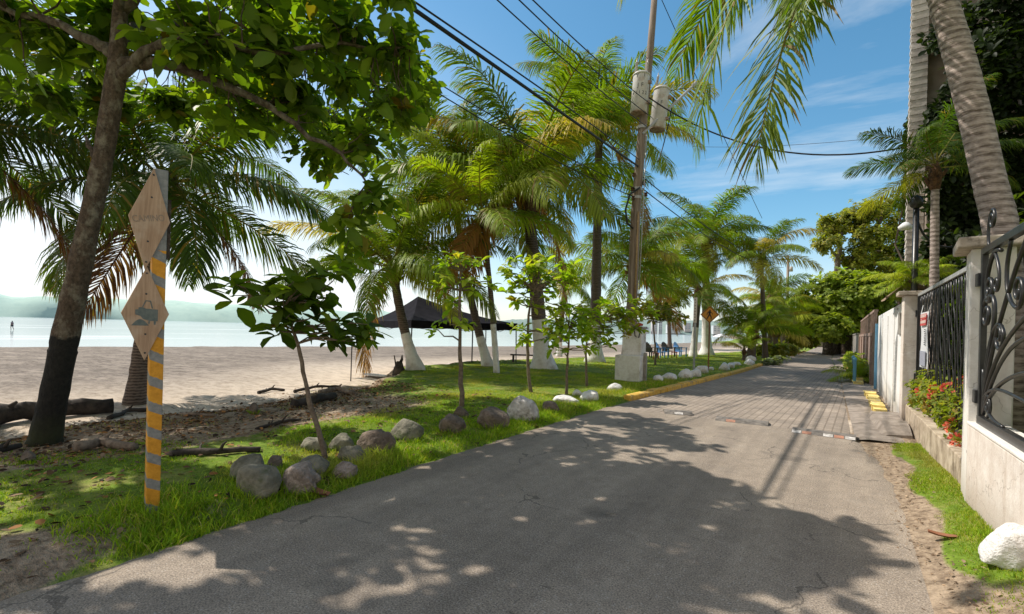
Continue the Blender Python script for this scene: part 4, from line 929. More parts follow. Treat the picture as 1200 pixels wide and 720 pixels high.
def sapling(label, px, path, tips, leafL=0.2, nl=9, pal=YNG, pw=YNW, seed=1, r0=0.035, mat='sapling', group=None, spread=1.0, stems=True):
    """path: (px,py) of the stem at the depth of its foot; tips: (px,py,ddepth) of the leaf rosettes"""
    b = gat(*px); d = (b-CAM).dot(fw); rnd = random.Random(seed); rng = np.random.default_rng(seed)
    root = empty('young_tree', b, 0, label, 'young tree', group)
    P = [Vector((0, 0, -0.08))]+[pd(x, y, d)-b for x, y in path]
    pp = []; rr = []
    for i in range(len(P)-1):
        pp += wander(P[i], P[i+1], 5, 0.03, rnd)[:-1]
    pp.append(P[-1]); n = len(pp); rr = [r0*(1-0.6*i/(n-1))*rnd.uniform(0.92, 1.1) for i in range(n)]
    MB().tube(pp, rr, 8).build('trunk', MT[mat], root, smooth=True)
    m = MB(); C = []; A = []
    for x, y, dd in tips:
        t = pd(x, y, d+dd)-b; k = min(range(n//2, n), key=lambda q: (pp[q]-t).length+abs(pp[q].z-t.z+0.15))
        MB().tube(wander(pp[k], t, 5, 0.1, rnd), [r0*0.36, r0*0.32, r0*0.26, r0*0.2, r0*0.12], 5, False).build('branch', MT[mat], root, smooth=True)
        C.append(tuple(t+b)); a = (t-pp[k]).normalized()*0.5+Vector((0, 0, 0.8)); A.append(tuple(a))
    crown_obj('crown', [rosettes(np.array(C), np.array(A), nl, leafL, leafL*0.27, pal, spread, rng, pw, droop=0.25)], root, b)
def rtips(rnd, blobs):
    out = []
    for x, y, rx, ry, n, dd in blobs:
        for _ in range(n): out.append((x+rnd.uniform(-rx, rx), y+rnd.uniform(-ry, ry), rnd.uniform(-dd, dd)))
    return out
rn = random.Random(2)
sapling('leaning young tree with dark broad leaves, pale stem rising from the rocks', (384, 541), [(376, 515), (362, 470), (354, 425), (341, 380), (333, 368)],
        rtips(rn, [(300, 337, 34, 14, 4, .3), (350, 340, 32, 26, 8, .35), (400, 372, 30, 18, 7, .3), (330, 378, 30, 14, 4, .3), (380, 325, 25, 25, 6, .3), (278, 325, 14, 8, 2, .2), (425, 388, 14, 8, 3, .2)]), 0.31, 8, ALM, ALW, 3, 0.034)
sapling('thin grey young tree with sparse crown in front of the tent, tallest of the row', (541, 478), [(540, 440), (539, 400), (539, 340), (541, 318)],
        rtips(rn, [(540, 318, 26, 14, 7, .3), (520, 345, 20, 12, 4, .3), (560, 340, 18, 14, 4, .3), (552, 388, 16, 10, 3, .3), (508, 378, 10, 8, 2, .2), (545, 300, 16, 10, 4, .3)]), 0.2, 11, YNG, YNW, 5, 0.05)
sapling('young tree with bright green leaves before the broad white palm foot', (623, 460), [(619, 430), (618, 400), (621, 360), (626, 340)],
        rtips(rn, [(625, 312, 36, 18, 14, .4), (650, 320, 26, 14, 9, .4), (600, 340, 16, 16, 6, .3), (630, 350, 34, 18, 10, .4), (612, 385, 14, 14, 5, .3), (640, 380, 16, 20, 6, .3), (665, 330, 14, 10, 4, .3)]), 0.24, 12, YNG, YNW, 7, 0.05)
sapling('short young tree with forked stem and low bright leaves, third of the row', (664, 462), [(664, 440), (666, 410), (667, 385)],
        rtips(rn, [(668, 375, 28, 18, 14, .4), (690, 365, 24, 14, 9, .4), (650, 412, 10, 8, 2, .2), (680, 395, 20, 14, 7, .3), (646, 385, 12, 12, 4, .3)]), 0.24, 12, YNG, YNW, 9, 0.045)
sapling('young tree nearest the white concrete block, its leaves spreading across the pole', (688, 453), [(687, 430), (687, 405), (690, 380)],
        rtips(rn, [(700, 372, 26, 18, 13, .4), (728, 368, 24, 18, 15, .4), (745, 378, 16, 16, 9, .4), (705, 392, 22, 12, 8, .3), (760, 362, 16, 8, 5, .6)]), 0.25, 12, YNG, YNW, 11, 0.045)
sapling('wide low tree with yellowish leaves between the pole and the grey post', (768, 428), [(768, 405), (766, 385), (765, 370)],
        rtips(rn, [(762, 366, 26, 10, 24, .8), (785, 363, 16, 9, 16, .7), (760, 352, 16, 8, 10, .7), (795, 370, 8, 6, 6, .4)]), 0.3, 9, [(0.2, 0.21, 0.04), (0.28, 0.24, 0.06), (0.13, 0.17, 0.03), (0.34, 0.22, 0.08)], [.35, .3, .2, .15], 13, 0.06, spread=1.0)

def tree(name, label, base, trunk_pts, blobs, n, nl, L, pal, pw, seed, r0, cat='tree', limbs=True, group=None, shell=0.5, droop=0.2):
    b = Vector(base); root = empty(name, b, 0, label, cat, group); rnd = random.Random(seed)
    for tp in trunk_pts:
        P = [Vector(p)-b for p in tp]; pp = []
        for i in range(len(P)-1): pp += wander(P[i], P[i+1], 4, 0.05, rnd)[:-1]
        pp.append(P[-1]); k = len(pp)
        m = MB().tube(pp, [r0*(1-0.65*i/(k-1)) for i in range(k)], 9)
        m.build('trunk', MT['bark'], root, smooth=True)
    if limbs and trunk_pts:
        m = MB()
        for bl in blobs:
            t = min((Vector(q) for tp in trunk_pts for q in tp[1:]), key=lambda q: (q-Vector(bl[:3])).length+max(0, q.z-bl[2])*3)
            m.tube(wander(t-b, Vector(bl[:3])-b, 5, 0.08, rnd), [r0*0.4, r0*0.34, r0*0.26, r0*0.18, r0*0.08], 6, False)
        m.build('limb', MT['bark'], root, smooth=True)
    C, A = blob_points(blobs, n=n, rng=np.random.default_rng(seed), shell=shell)
    crown_obj('crown', [rosettes(C, A, nl, L, L*0.28, pal, 1.0, np.random.default_rng(seed+1), pw, droop=droop)], root, b)
def pblobs(lst, d, dj=0.0, rnd=random.Random(9), squash=1.0):
    out = []
    for x, y, rx, ry in lst:
        dd = d+rnd.uniform(-dj, dj); c = pd(x, y, dd); s = dd/F
        out.append((c.x, c.y, c.z, rx*s, (rx+ry)/2*s*squash, ry*s))
    return out
FIC = [(0.2, 0.26, 0.035), (0.28, 0.33, 0.05), (0.13, 0.19, 0.03), (0.38, 0.4, 0.07)]
OLV = [(0.21, 0.24, 0.045), (0.29, 0.29, 0.06), (0.13, 0.16, 0.035), (0.4, 0.34, 0.08)]
dF = 46.0
fb = pd(990, 412, dF); fb.z = 0.0
def up(px, py, d, z=None):
    p = pd(px, py, d)
    if z is not None: p.z = z
    return p
tree('fig_tree', 'dense glossy green tree with hanging roots standing at the road bend', fb,
     [[up(970+q*9, 413, dF+(q % 3)*1.5, -0.2), up(971+q*8, 395, dF+(q % 3)*1.5), up(975+q*6, 370, dF+(q % 2)), up(982+q*4, 345, dF)] for q in range(6)],
     pblobs([(960, 372, 24, 22), (985, 350, 28, 26), (1012, 345, 28, 26), (1025, 370, 20, 22), (975, 385, 24, 16), (1005, 380, 26, 18), (950, 350, 14, 18), (1030, 340, 16, 20), (995, 328, 26, 12), (968, 330, 16, 12), (1045, 350, 16, 30), (1040, 385, 16, 14)], dF, 2.0), 3600, 8, 0.48, FIC, [.35, .3, .2, .15], 61, 0.5)
dO = 58.0
ob = pd(984, 408, dO); ob.z = 0
tree('shade_tree', 'tall olive-toned tree with open crown rising above the dense green tree', ob,
     [[up(984, 410, dO, -0.2), up(984, 350, dO), up(982, 305, dO), up(986, 275, dO)], [up(984, 330, dO), up(1010, 290, dO+1), up(1030, 262, dO+1)]],
     pblobs([(985, 265, 26, 18), (1010, 250, 26, 14), (1035, 245, 24, 14), (1050, 265, 20, 16), (1020, 275, 26, 14), (970, 285, 16, 14), (1000, 300, 22, 14), (1040, 295, 24, 16), (968, 262, 12, 10), (1025, 312, 30, 14), (1055, 320, 20, 20)], dO, 2.5), 3400, 8, 0.4, OLV, [.35, .3, .2, .15], 65, 0.55, shell=0.35)
tree('roadside_tree', 'yellow-green bushy tree on the beach side where the road disappears', gat(934, 412), [[gat(934, 412), up(934, 385, 50)]],
     pblobs([(930, 378, 18, 14), (945, 385, 14, 12), (920, 390, 14, 12), (938, 395, 16, 10), (950, 398, 10, 8)], 50, 3), 900, 8, 0.6, [(0.2, 0.2, 0.04), (0.26, 0.23, 0.06), (0.13, 0.16, 0.03)], None, 69, 0.25)
tree('roadside_tree', 'dull green tree closing the view at the end of the road', up(958, 405, 84, 0), [[up(958, 406, 84, 0), up(958, 380, 84)]],
     pblobs([(945, 372, 18, 14), (958, 362, 18, 14), (968, 380, 14, 12), (948, 388, 14, 8), (930, 396, 14, 8)], 84, 3), 800, 8, 0.8, OLV, [.3, .2, .4, .1], 71, 0.3)
tree('garden_tree', 'leafy garden tree filling the space above the white wall', Vector((3.2, 24, 0)), [[Vector((3.2, 24, 0)), Vector((3.0, 24, 2.5))]],
     [(2.6, 23, 2.6, 0.9, 1.4, 0.8), (2.7, 20.5, 2.6, 0.8, 1.2, 0.7), (3.4, 24.5, 3.4, 1.2, 1.4, 1.0)], 700, 8, 0.32, FIC, [.3, .3, .25, .15], 73, 0.16)
tree('beach_bush', 'low grey-green bush sprawling between the kerb and the palms', gat(908, 427), [],
     pblobs([(905, 424, 10, 4), (897, 425, 6, 3), (914, 421, 8, 4)], 27, 0.5), 240, 8, 0.14, [(0.15, 0.18, 0.13), (0.2, 0.23, 0.17)], None, 75, 0.05, 'bush', False)
tree('beach_bush', 'dark shrubbery under the squat palms beside the beach', gat(905, 414), [],
     pblobs([(892, 411, 10, 6), (908, 409, 12, 7), (925, 408, 12, 7)], 36, 2), 420, 8, 0.3, OLV, None, 77, 0.05, 'bush', False)

# ------------------------------------------------------------------ rocks
def rock(label, px, w, h, mat, seed, rough=0.22, dep=0.8, sink=0.25, group=None, name='rock'):
    """px: centre of the foot in the photo; w, h: apparent size in photo pixels"""
    b = gat(*px); s = (b-CAM).dot(fw)/F*(0.95 if px[0] < 660 else 1.0); W = w*s; Hh = h*s
    bm = bmesh_ico(3 if w < 24 else 4)
    V = np.array(bm[0]); 
    off = Vector((seed*3.7, seed*1.3, seed*7.1))
    d = np.array([1 + rough*mnoise.noise(Vector(v)*1.3+off) + rough*0.55*mnoise.noise(Vector(v)*3.1+off) + rough*0.28*mnoise.noise(Vector(v)*7+off) for v in V])
    # planar facets
    rg = np.random.default_rng(seed)
    d = d + 0.035*rough/0.2*np.array([mnoise.noise(Vector(v)*13+off) for v in V])
    for _ in range(14):
        n = unit(rg.normal(0, 1, 3)); c = rg.uniform(0.66, 0.92); q = V@n*d; k = q > c; d = np.where(k, d*(c/np.maximum(q, 1e-6))**0.8, d)
    V = V*d[:, None]; V[:, 2] = np.where(V[:, 2] < -0.4, -0.4+(V[:, 2]+0.4)*0.2, V[:, 2])
    V = V*np.array([W/2, W/2*dep, Hh/(2*0.74)])
    a = -YAW*0+rg.uniform(-0.3, 0.3)+YAW; R_ = np.array([[cos(a), -sin(a), 0], [sin(a), cos(a), 0], [0, 0, 1]])
    V = V@R_.T; V[:, 2] += Hh/(2*0.74)*(0.45-sink*0.5)
    ROCKS.append((b.x, b.y, W/2, Hh))
    o = link(name, np_mesh(name, V, None, np.array(bm[1]), MT[mat], smooth=True), None, b)
    return tag(o, label, 'rock', group)
_ICO = {}
def bmesh_ico(k):
    if k not in _ICO:
        import bmesh
        bm = bmesh.new(); bmesh.ops.create_icosphere(bm, subdivisions=k, radius=1)
        _ICO[k] = ([tuple(v.co) for v in bm.verts], [[v.index for v in f.verts] for f in bm.faces]); bm.free()
    return _ICO[k]
ROCKS = []
RG = 'rocks lining the grass edge of the road'
for a in [
    ('round smooth brown-grey boulder at the near end of the rock row', (302, 577), 54, 42, 'rock_moss', 1, .1),
    ('mottled grey rock tucked behind the round smooth boulder', (292, 560), 44, 34, 'rock_moss', 2, .2),
    ('small reddish-brown rock wedged above the rough grey lump', (323, 549), 20, 20, 'rock_brown', 3, .15),
    ('rough lumpy grey rock right of the round smooth boulder', (350, 572), 48, 44, 'rock_pink', 4, .42),
    ('mossy green rock behind the rough lumpy grey one', (366, 556), 44, 26, 'rock_moss', 5, .2),
    ('small flat pinkish rock alone on the grass nearest the road', (404, 557), 32, 22, 'rock_pink', 6, .3),
    ('dark green rock right behind the foot of the leaning young tree', (398, 527), 32, 22, 'rock_moss', 7, .2),
    ('low mossy mound of rock left of the leaning young tree foot', (368, 528), 34, 20, 'rock_moss', 8, .2),
    ('grass-covered low rock right of the leaning young tree foot', (412, 541), 36, 22, 'rock_moss', 9, .2),
    ('dark brown blocky rock with a pale top edge', (441, 531), 48, 34, 'rock_brown', 10, .25),
    ('large mossy grey rock in the middle of the row', (476, 514), 44, 30, 'rock_moss', 11, .2),
    ('brownish-grey rock below the thin grey young tree', (530, 507), 36, 26, 'rock_brown', 12, .22),
    ('small rock at the very foot of the thin grey young tree', (540, 490), 20, 18, 'rock_brown', 13, .2),
    ('dark purple-brown rock left of the big whitish boulder', (579, 500), 42, 28, 'rock_brown', 14, .2),
    ('big whitish boulder with grey patches in the row', (613, 491), 44, 32, 'rock_half', 15, .25),
    ('low brown-grey rock right of the big whitish boulder', (646, 483), 26, 17, 'rock_brown', 16, .2)]:
    rock(a[0], a[1], a[2], a[3], a[4], a[5], a[6], group=RG)
WG = 'white painted rocks along the kerb'
for i, a in enumerate([
    ('flat white rock half sunk in grass, nearest white one on the left side', (663, 472), 34, 10), ('small white rock tucked behind the flat white one', (676, 464), 14, 9),
    ('rounded white rock on the grass below the short forked young tree', (691, 470), 24, 15), ('flat white rock in front of the white concrete block', (720, 458), 20, 10),
    ('white rock just right of the white concrete block, first of the pair', (771, 447), 13, 9), ('long white rock, second of the pair right of the block', (784, 445), 20, 10),
    ('tall white rock left of the grey perforated post', (803, 443), 18, 12), ('greyish white rock at the foot of the grey perforated post', (815, 441), 17, 10),
    ('white rock between the grey post and the walking sign', (823, 437), 18, 11), ('small white rock right at the foot of the walking sign', (833, 434), 8, 5),
    ('white rock right of the walking sign, biggest of three', (849, 434), 14, 11), ('small white rock in the middle of three beyond the walking sign', (857, 431), 10, 7), ('flat white rock, last of three beyond the walking sign', (863, 428), 10, 5),
    ('upper white rock of the stacked pair by the bushy palm', (879, 424), 13, 8), ('lower white rock of the stacked pair by the bushy palm', (878, 428), 15, 8),
    ('white rock at the far end of the kerb past the grey-green bush', (920, 420), 11, 7), ('farthest white rock beside the road bend', (930, 417), 12, 6)]):
    rock(a[0], a[1], a[2], a[3], 'rock_white', 30+i, .25, group=WG)
rock('white painted boulder against the wall foot at the bottom right corner', (1187, 662), 62, 56, 'rock_white', 60, .25, 0.9, 0.1)
rock('small orange-brown stone beside the black trunk foot', (33, 541), 16, 15, 'rock_brown', 61, .12)
rock('small dark boulder standing alone on the sand litter', (297, 484), 12, 16, 'rock_brown', 62, .2)
def tufts():
    rng = np.random.default_rng(77); P = []; H_ = []
    for x, y, r, h in ROCKS:
        if x > 0: continue
        n = int(420*min(1.0, 6.0/max(4.0, hypot(x, y)))) ; a = rng.uniform(0, 6.283, n); q = r*rng.normal(0.98, 0.16, n)
        P.append(np.stack([x+np.cos(a)*q, y+np.sin(a)*q*0.8, np.zeros(n)], -1)); H_.append(np.clip(h*0.42, 0.05, 0.16)*rng.uniform(0.3, 1.15, n))
    # longer clumps along the ragged asphalt edge and at the foot of the post
    for k in range(150):
        y = rng.uniform(1.25, 10.5); x = np.interp(y, [-2, 0.5, 2.6, 5, 10], [-3.98, -4.08, -4.15, -4.25, -4.3])-abs(rng.normal(0.05, 0.16)); n = 70
        hh = rng.uniform(0.05, 0.12) if y < 5 else rng.uniform(0.05, 0.12)
        P.append(np.stack([x+rng.normal(0, 0.07, n), y+rng.normal(0, 0.09, n), np.zeros(n)], -1)); H_.append(hh*rng.uniform(0.4, 1.1, n))
    for k in range(26):
        x = sb_.x+rng.normal(0.3, 0.25); y = sb_.y+rng.normal(0.1, 0.35); n = 110
        P.append(np.stack([x+rng.normal(0, 0.1, n), y+rng.normal(0, 0.1, n), np.zeros(n)], -1)); H_.append(rng.uniform(0.1, 0.2)*rng.uniform(0.4, 1.1, n))
    P = np.concatenate(P); H_ = np.concatenate(H_); k = P[:, 0] < -4.0; P = P[k]; H_ = H_[k]
    P[:, 2] = gz(P[:, 0], P[:, 1])-0.01
    t = GP[rng.choice(5, len(P), p=[.36, .34, .16, .1, .04])]*rng.uniform(0.75, 1.25, (len(P), 1))
    V, Q, T, t = blades(P, H_, 0.006*rng.uniform(0.7, 1.4, len(P))*(1+H_*3), t, 0.9, rng)
    tag(link('grass', np_mesh('grass', V, Q, T, MT['grass'], t)), 'longer grass tufts around the rocks and along the asphalt edge', 'grass', kind='stuff')
sb_ = gat(178, 598)
tufts()
MT['terracotta'] = simple('dull_terracotta', (0.25, 0.1, 0.05), (0.34, 0.15, 0.08), 9, 0.8, 0.3)
bpy.data.objects[-1] if False else None

# ------------------------------------------------------------------ driftwood
def log(label, pts, rad, mat='drift', seed=0, n=10, name='driftwood_log', cat='driftwood', branches=(), group=None):
    rnd = random.Random(seed); b = Vector(pts[0]); P = []
    for i in range(len(pts)-1): P += wander(Vector(pts[i])-b, Vector(pts[i+1])-b, 6, 0.03, rnd)[:-1]
    P.append(Vector(pts[-1])-b)
    m = MB().tube(P, [rad*rnd.uniform(0.85, 1.12)*(1-0.25*i/len(P)) for i in range(len(P))], n, True)
    for t, e, r in branches:
        p = P[int(t*(len(P)-1))]; m.tube(wander(p, p+Vector(e), 4, 0.08, rnd), [r, r*0.9, r*0.7, r*0.35], 6)
    return tag(m.build(name, MT[mat], None, True, 0, b), label, cat, group)
def gp(x, y, dz=0.0): return gat(x, y, dz)
log('big dark driftwood log lying across the sand behind the black trunk', [gp(-90, 520, .2), gp(0, 498, .2), gp(70, 489, .2), gp(132, 484, .16)], 0.2, 'drift', 1, 12, branches=[(0.35, (0.1, 0.2, 0.22), .07), (0.55, (-.1, -.3, .1), .05)])
SG = 'sticks and branches washed up below the lawn'
for i, (l, a, r, mt) in enumerate([
    ('short thick brown branch on the earth right of the black trunk foot', [(88, 530, .05), (120, 524, .06), (158, 529, .05)], .07, 'drift_pale'),
    ('thin dark stick left of the black trunk foot', [(-10, 535, .05), (24, 528, .06)], .045, 'drift'),
    ('pale bare stick lying on the litter right of the striped post', [(212, 488, .04), (232, 489, .05), (253, 490, .04)], .03, 'drift_pale'),
    ('curved brown branch lying alone on the pale sand', [(303, 462, .04), (318, 459, .08), (333, 459, .04)], .05, 'drift'),
    ('long dark branch pile behind the leaning young tree', [(344, 478, .06), (365, 475, .1), (392, 468, .08)], .1, 'drift'),
    ('crooked brown branch on top of the driftwood pile', [(345, 461, .05), (370, 457, .1), (398, 455, .05)], .05, 'drift'),
    ('reddish brown stick on the pile nearest the lawn corner', [(374, 464, .08), (395, 461, .1), (415, 464, .06)], .06, 'drift_pale'),
    ('long root-like branch half buried between beach and lawn', [(200, 534, .02), (255, 534, .05), (305, 530, .03)], .045, 'drift'),
    ('thin branch lying in the grass edge behind the rocks', [(300, 505, .02), (330, 498, .05), (352, 494, .03)], .03, 'drift'),
    ('stick by the big log end and the ringed palm foot', [(128, 492, .03), (150, 484, .06), (190, 482, .03)], .05, 'drift')]):
    log(l, [gp(*q) for q in a], r, mt, 20+i, 8, 'driftwood_branch', 'branch', branches=[(.5, (.1, .05, .12), r*.5), (.3, (-.12, .08, .06), r*.4)], group=SG)
st = MB(); st.tube([(0, 0, -.1), (.02, 0, .15), (.0, .03, .42)], [.24, .2, .1], 9); st.tube([(0, .05, .3), (.06, .1, .5), (.04, .12, .66)], [.08, .05, .015], 5); st.tube([(-.1, 0, .1), (-.25, 0, .62)], [.04, .02], 5)
tag(st.build('tree_stump', MT['drift'], None, True, 0, gat(467, 436)), 'dark jagged stump at the beach corner of the lawn', 'stump')
# dry leaf lumps by the road edge
for l, p, s in (('curled reddish dead leaf at the road edge beside the pinkish rock', (375, 583), .13), ('dried curled leaf on the right verge', (1105, 633), .09)):
    b = gat(*p); m = MB()
    for i in range(4):
        for j in range(3):
            u, v = i/3-.5, j/2-.5; m.v.append((u*s*2, v*s*.9*(1-abs(u)), .02+s*.9*v*v+s*.35*abs(u)))
    for i in range(3):
        for j in range(2): a = i*3+j; m.f.append((a, a+3, a+4, a+1)); m.m.append(0)
    tag(m.build('dead_leaf', MT['terracotta'], None, True, 0, b), l, 'leaf')
    
# ------------------------------------------------------------------ striped signpost with two diamond boards
def text_mesh(s, size, mat, parent, loc, rot, name='lettering', ext=0.001, sx=1.0, shear=0.0):
    cu = bpy.data.curves.new(name, 'FONT'); cu.body = s; cu.size = size; cu.extrude = ext; cu.align_x = 'CENTER'; cu.align_y = 'CENTER'; cu.shear = shear
    to = bpy.data.objects.new(name, cu); COL.objects.link(to)
    dg = bpy.context.evaluated_depsgraph_get(); me = bpy.data.meshes.new_from_object(to.evaluated_get(dg))
    bpy.data.objects.remove(to); me.materials.clear(); me.materials.append(MT[mat]); me.name = name
    o = link(name, me, parent, loc); o.rotation_euler = rot; o.scale = (sx, 1, 1); return o
MT['faded_ink'] = simple('faded_grey_paint', (0.2, 0.17, 0.145), (0.42, 0.3, 0.21), 28, 0.8, 0.0, lo=0.3, hi=0.75)
MT['teal_ink'] = simple('faded_grey_green_paint', (0.12, 0.145, 0.135), (0.18, 0.2, 0.18), 30, 0.8, 0.0)
sb = gat(178, 598)
def signpost():
    th = radians(80)
    root = empty('signpost', sb, th, 'square post with yellow and grey diagonal stripes carrying two diamond boards', 'signpost')
    MB().box2((-.048, -.048, -.2), (.046, .046, 2.83)).build('post', MT['stripes'], root, bevel=.006)
    MB().box2((.048, -.01, 2.1), (.078, .05, 2.6)).build('backing_block', MT['bark'], root, bevel=.006)
    for nm, zc, hw, hh, ox, tilt in (('upper', 2.405, .137, .42, -.075, .05), ('lower', 1.635, .156, .38, -.085, 0.0)):
        b = MB().prism([(0, -hh), (hw, 0.0), (0, hh), (-hw, 0.0)], (0, 0, 0), (1, 0, 0), (0, 0, 1), .022)
        o = b.build('diamond_board', MT['board'], root, bevel=.003, loc=(ox, -.05, zc)); o.rotation_euler = (0, tilt, 0)
        for z in (hh*.86, hh*.42, -hh*.44, -hh*.84):
            MB().tube([(0, -.0225, z), (0, -.027, z)], [.008, .006], 8).build('bolt', MT['iron'], o)
        if nm == 'upper':
            o['label'] = 'upper diamond board with faded lettering'
            text_mesh('CAMINO', .075, 'faded_ink', o, (-.008, -.0235, .0), (pi/2, radians(-14), 0), sx=.72)
        else:
            o['label'] = 'lower diamond board with a painted truck and mound'
            t = MB(); y = -.0235
            def poly(p): t.prism(p, (0, y, 0), (1, 0, 0), (0, 0, 1), .0012)
            poly([(-.078, .03), (-.055, .032), (-.055, .048), (-.02, .05), (.0, .04), (.09, .035), (.09, -.06), (.03, -.06), (-.02, -.045), (-.04, -.02), (-.06, -.015), (-.078, -.01)])
            poly([(.02, -.061), (.032, -.061), (.03, -.085), (.018, -.08)]); poly([(.06, -.061), (.078, -.061), (.074, -.09), (.06, -.09)])
            poly([(-.03, .052), (-.02, .052), (.0, .1), (-.006, .106)]); poly([(.0, .1), (.035, .096), (.035, .106), (-.006, .107)]); poly([(.036, .106), (.028, .1), (.043, .042), (.053, .042)])
            t.build('truck_drawing', MT['teal_ink'], o).scale = (.88, 1, 1)
            d = MB().prism([(-.105, -.098)]+[(-.105+.13*i/10*1.0, -.098+.052*sin(pi*i/10)) for i in range(1, 10)]+[(.025, -.098)], (0, y, 0), (1, 0, 0), (0, 0, 1), .0012)
            d.build('mound_drawing', MT['teal_ink'], o).scale = (.88, 1, 1)
signpost()

# ------------------------------------------------------------------ tents
def tent(label, corners, peak, eave_z, val, group):
    C = [Vector(c) for c in corners]; cen = sum(C, Vector())/4; root = empty('tent', cen, 0, label, 'tent', group)
    P = Vector(peak)-cen; top = MB(); va = MB(); K = 9; n = 10
    E_ = [Vector((c.x, c.y, eave_z))-cen for c in C]
    for s in range(4):
        a, b = E_[s], E_[(s+1) % 4]; k0 = len(top.v)
        for i in range(K+1):
            t = i/K; z = (1-t)**1.7
            for j in range(n+1):
                u = j/n; e = a.lerp(b, u); p = e.lerp(P, 1-t); p.z = e.z+(P.z-e.z)*(0.35*(1-t)+0.65*z) - 0.05*sin(pi*u)*t*(1.0)
                top.v.append(tuple(p))
        for i in range(K):
            for j in range(n): q = k0+i*(n+1)+j; top.f.append((q, q+1, q+n+2, q+n+1)); top.m.append(0)
        k1 = len(va.v)
        for j in range(n+1):
            e = a.lerp(b, j/n); out = (e.normalized())*0.015; e = e-Vector((0, 0, .05*sin(pi*j/n)))
            va.v += [tuple(e+out), tuple(e+out*1.5-Vector((0, 0, val+0.02*sin(j*1.3))))]
        for j in range(n): q = k1+j*2; va.f.append((q, q+1, q+3, q+2)); va.m.append(0)
    top.build('canopy', MT['tent'], root, True); va.build('valance', MT['tent'], root)
    for i, c in enumerate(C):
        l = Vector((c.x, c.y, c.z-.05))-cen; u = Vector((l.x*.985, l.y*.985, eave_z-cen.z+.02))
        m = MB(); m.tube([l, l.lerp(u, .55)], .024, 8); m.tube([l.lerp(u, .55), u], .03, 8); m.tube([l, l+Vector((0, 0, .02))], .06, 8); m.build('leg', MT['steel'] if i == 3 else MT['iron'], root)
    f = MB()
    for i in range(4):
        a, b = E_[i]*0.985, E_[(i+1) % 4]*0.985
        f.tube([a-Vector((0, 0, .06)), a.lerp(b, .5)-Vector((0, 0, .4))], .013, 6); f.tube([b-Vector((0, 0, .06)), a.lerp(b, .5)-Vector((0, 0, .4))], .013, 6)
    f.tube([P-Vector((0, 0, .9)), P-Vector((0, 0, .02))], .02, 6)
    f.build('frame', MT['iron'], root)
zt = -.36
A_ = atz(482, 436, zt); dA = (A_-CAM).dot(fw)
def at_d(px, d, z):
    p = pd(px, 385, d); p.z = z; return p
tent('black pop-up tent with a pale sunlit side, behind the leaning white-footed palm', [at_d(482, dA, zt), at_d(606, dA+2.2, zt), at_d(570, dA+6.0, zt), at_d(432, dA+3.4, zt)], at_d(489, dA+2.4, 3.15), 1.93, .33, None)
m_ = at_d(554, dA+1.4, zt); tag(MB().tube([(0, 0, -.1), (0, 0, 2.2)], .03, 8).tube([(0, 0, 0), (0, 0, .03)], .06, 8).build('support_pole', MT['iron'], None, True, 0, m_), 'dark middle pole holding up the front edge of the black tent', 'pole')
b = gat(411, 447); tag(MB().tube([(0, 0, -.2), (.01, 0, 1.1), (0, 0, 2.15)], [.02, .02, .018], 8).tube([(0, 0, 2.15), (0, 0, 2.22)], .03, 8).build('tent_pole', MT['iron'], None, True, 0, b), 'thin dark pole standing by itself in the sand left of the tent', 'pole')
b = gat(440, 442); tag(MB().prism([(-.75*cos(a)*(1 if cos(a) > 0 else .85), .2*sin(a)) for a in [i*2*pi/20 for i in range(20)]], (0, 0, 0), (1, 0, 0), (0, 1, 0), .05).build('board', MT['white_cloth'], None, False, .01, b+Vector((0, 0, .05))), 'white board lying flat on the sand before the lawn corner', 'board')
b = gat(618, 425); m = MB().box((0, 0, .36), (1.7, .3, .06)); m2 = empty('bench', b, 0.5, 'low dark bench on the sand behind the broad white palm foot', 'bench')
m.build('seat', MT['drift'], m2, bevel=.01)
for s in (-.7, .7): MB().box((s, 0, .16), (.08, .26, .36)).build('leg', MT['drift'], m2)

# ------------------------------------------------------------------ utility pole, block, transformers, cables
pb = gat(739, 442)
DP = (pb-CAM).dot(fw)
def ppt(px, py, dd=0.0): return pd(px, py, DP+dd)
ptop = ppt(770, -40)
def pole():
    root = empty('utility_pole', pb, 0, 'tall weathered wooden utility pole rising from the white concrete block', 'utility pole')
    P = [Vector((0, 0, -.2))]+[ppt(x, y)-pb for x, y in ((741, 350), (745, 250), (752, 160), (762, 60), (770, -40))]
    MB().tube(P, [.2, .19, .175, .155, .125, .1], 14).build('pole', MT['polewood'], root, True)
    q = Vector((.16, -.16, 0))
    MB().tube([P[1]+q, P[2]+q], .035, 8).build('conduit', MT['conduit'], root, True)
    MB().tube([P[1]+q*1.25+Vector((.1, .02, 0)), P[3]+q+Vector((.08, 0, 0))], .02, 6).build('conduit', MT['steel'], root, True)
    for t in (ppt(746, 232), ppt(747, 222), ppt(752, 150), ppt(756, 120)):
        MB().tube([t-pb-Vector((0, 0, .05)), t-pb+Vector((0, 0, .05))], .185, 12).build('band', MT['steel'], root)
    for px, py in ((741, 222), (742, 232), (755, 215), (757, 228), (743, 205)):
        c = ppt(px, py, -.12)-pb; MB().lathe([(0, -.07), (.06, -.06), (.06, -.02), (.03, 0), (.06, .02), (.06, .06), (0, .07)], c, 10).build('insulator', MT['sheath'], root, True)
    m = MB(); a = ppt(753, 157, -.15)-pb; e = ppt(812, 101, .4)-pb; m.tube([a, e], .045, 8); m.tube([e-Vector((.02, 0, 0)), e+(e-a).normalized()*.2], .07, 8)
    m.build('bracket_arm', MT['steel'], root)
    MB().tube([ppt(750, 220, -.2)-pb, ppt(738, 228, -.25)-pb, ppt(733, 246, -.25)-pb, ppt(735, 262, -.25)-pb, ppt(742, 268, -.2)-pb], .035, 7).build('cable_loop', MT['cable'], root, True)
pole()
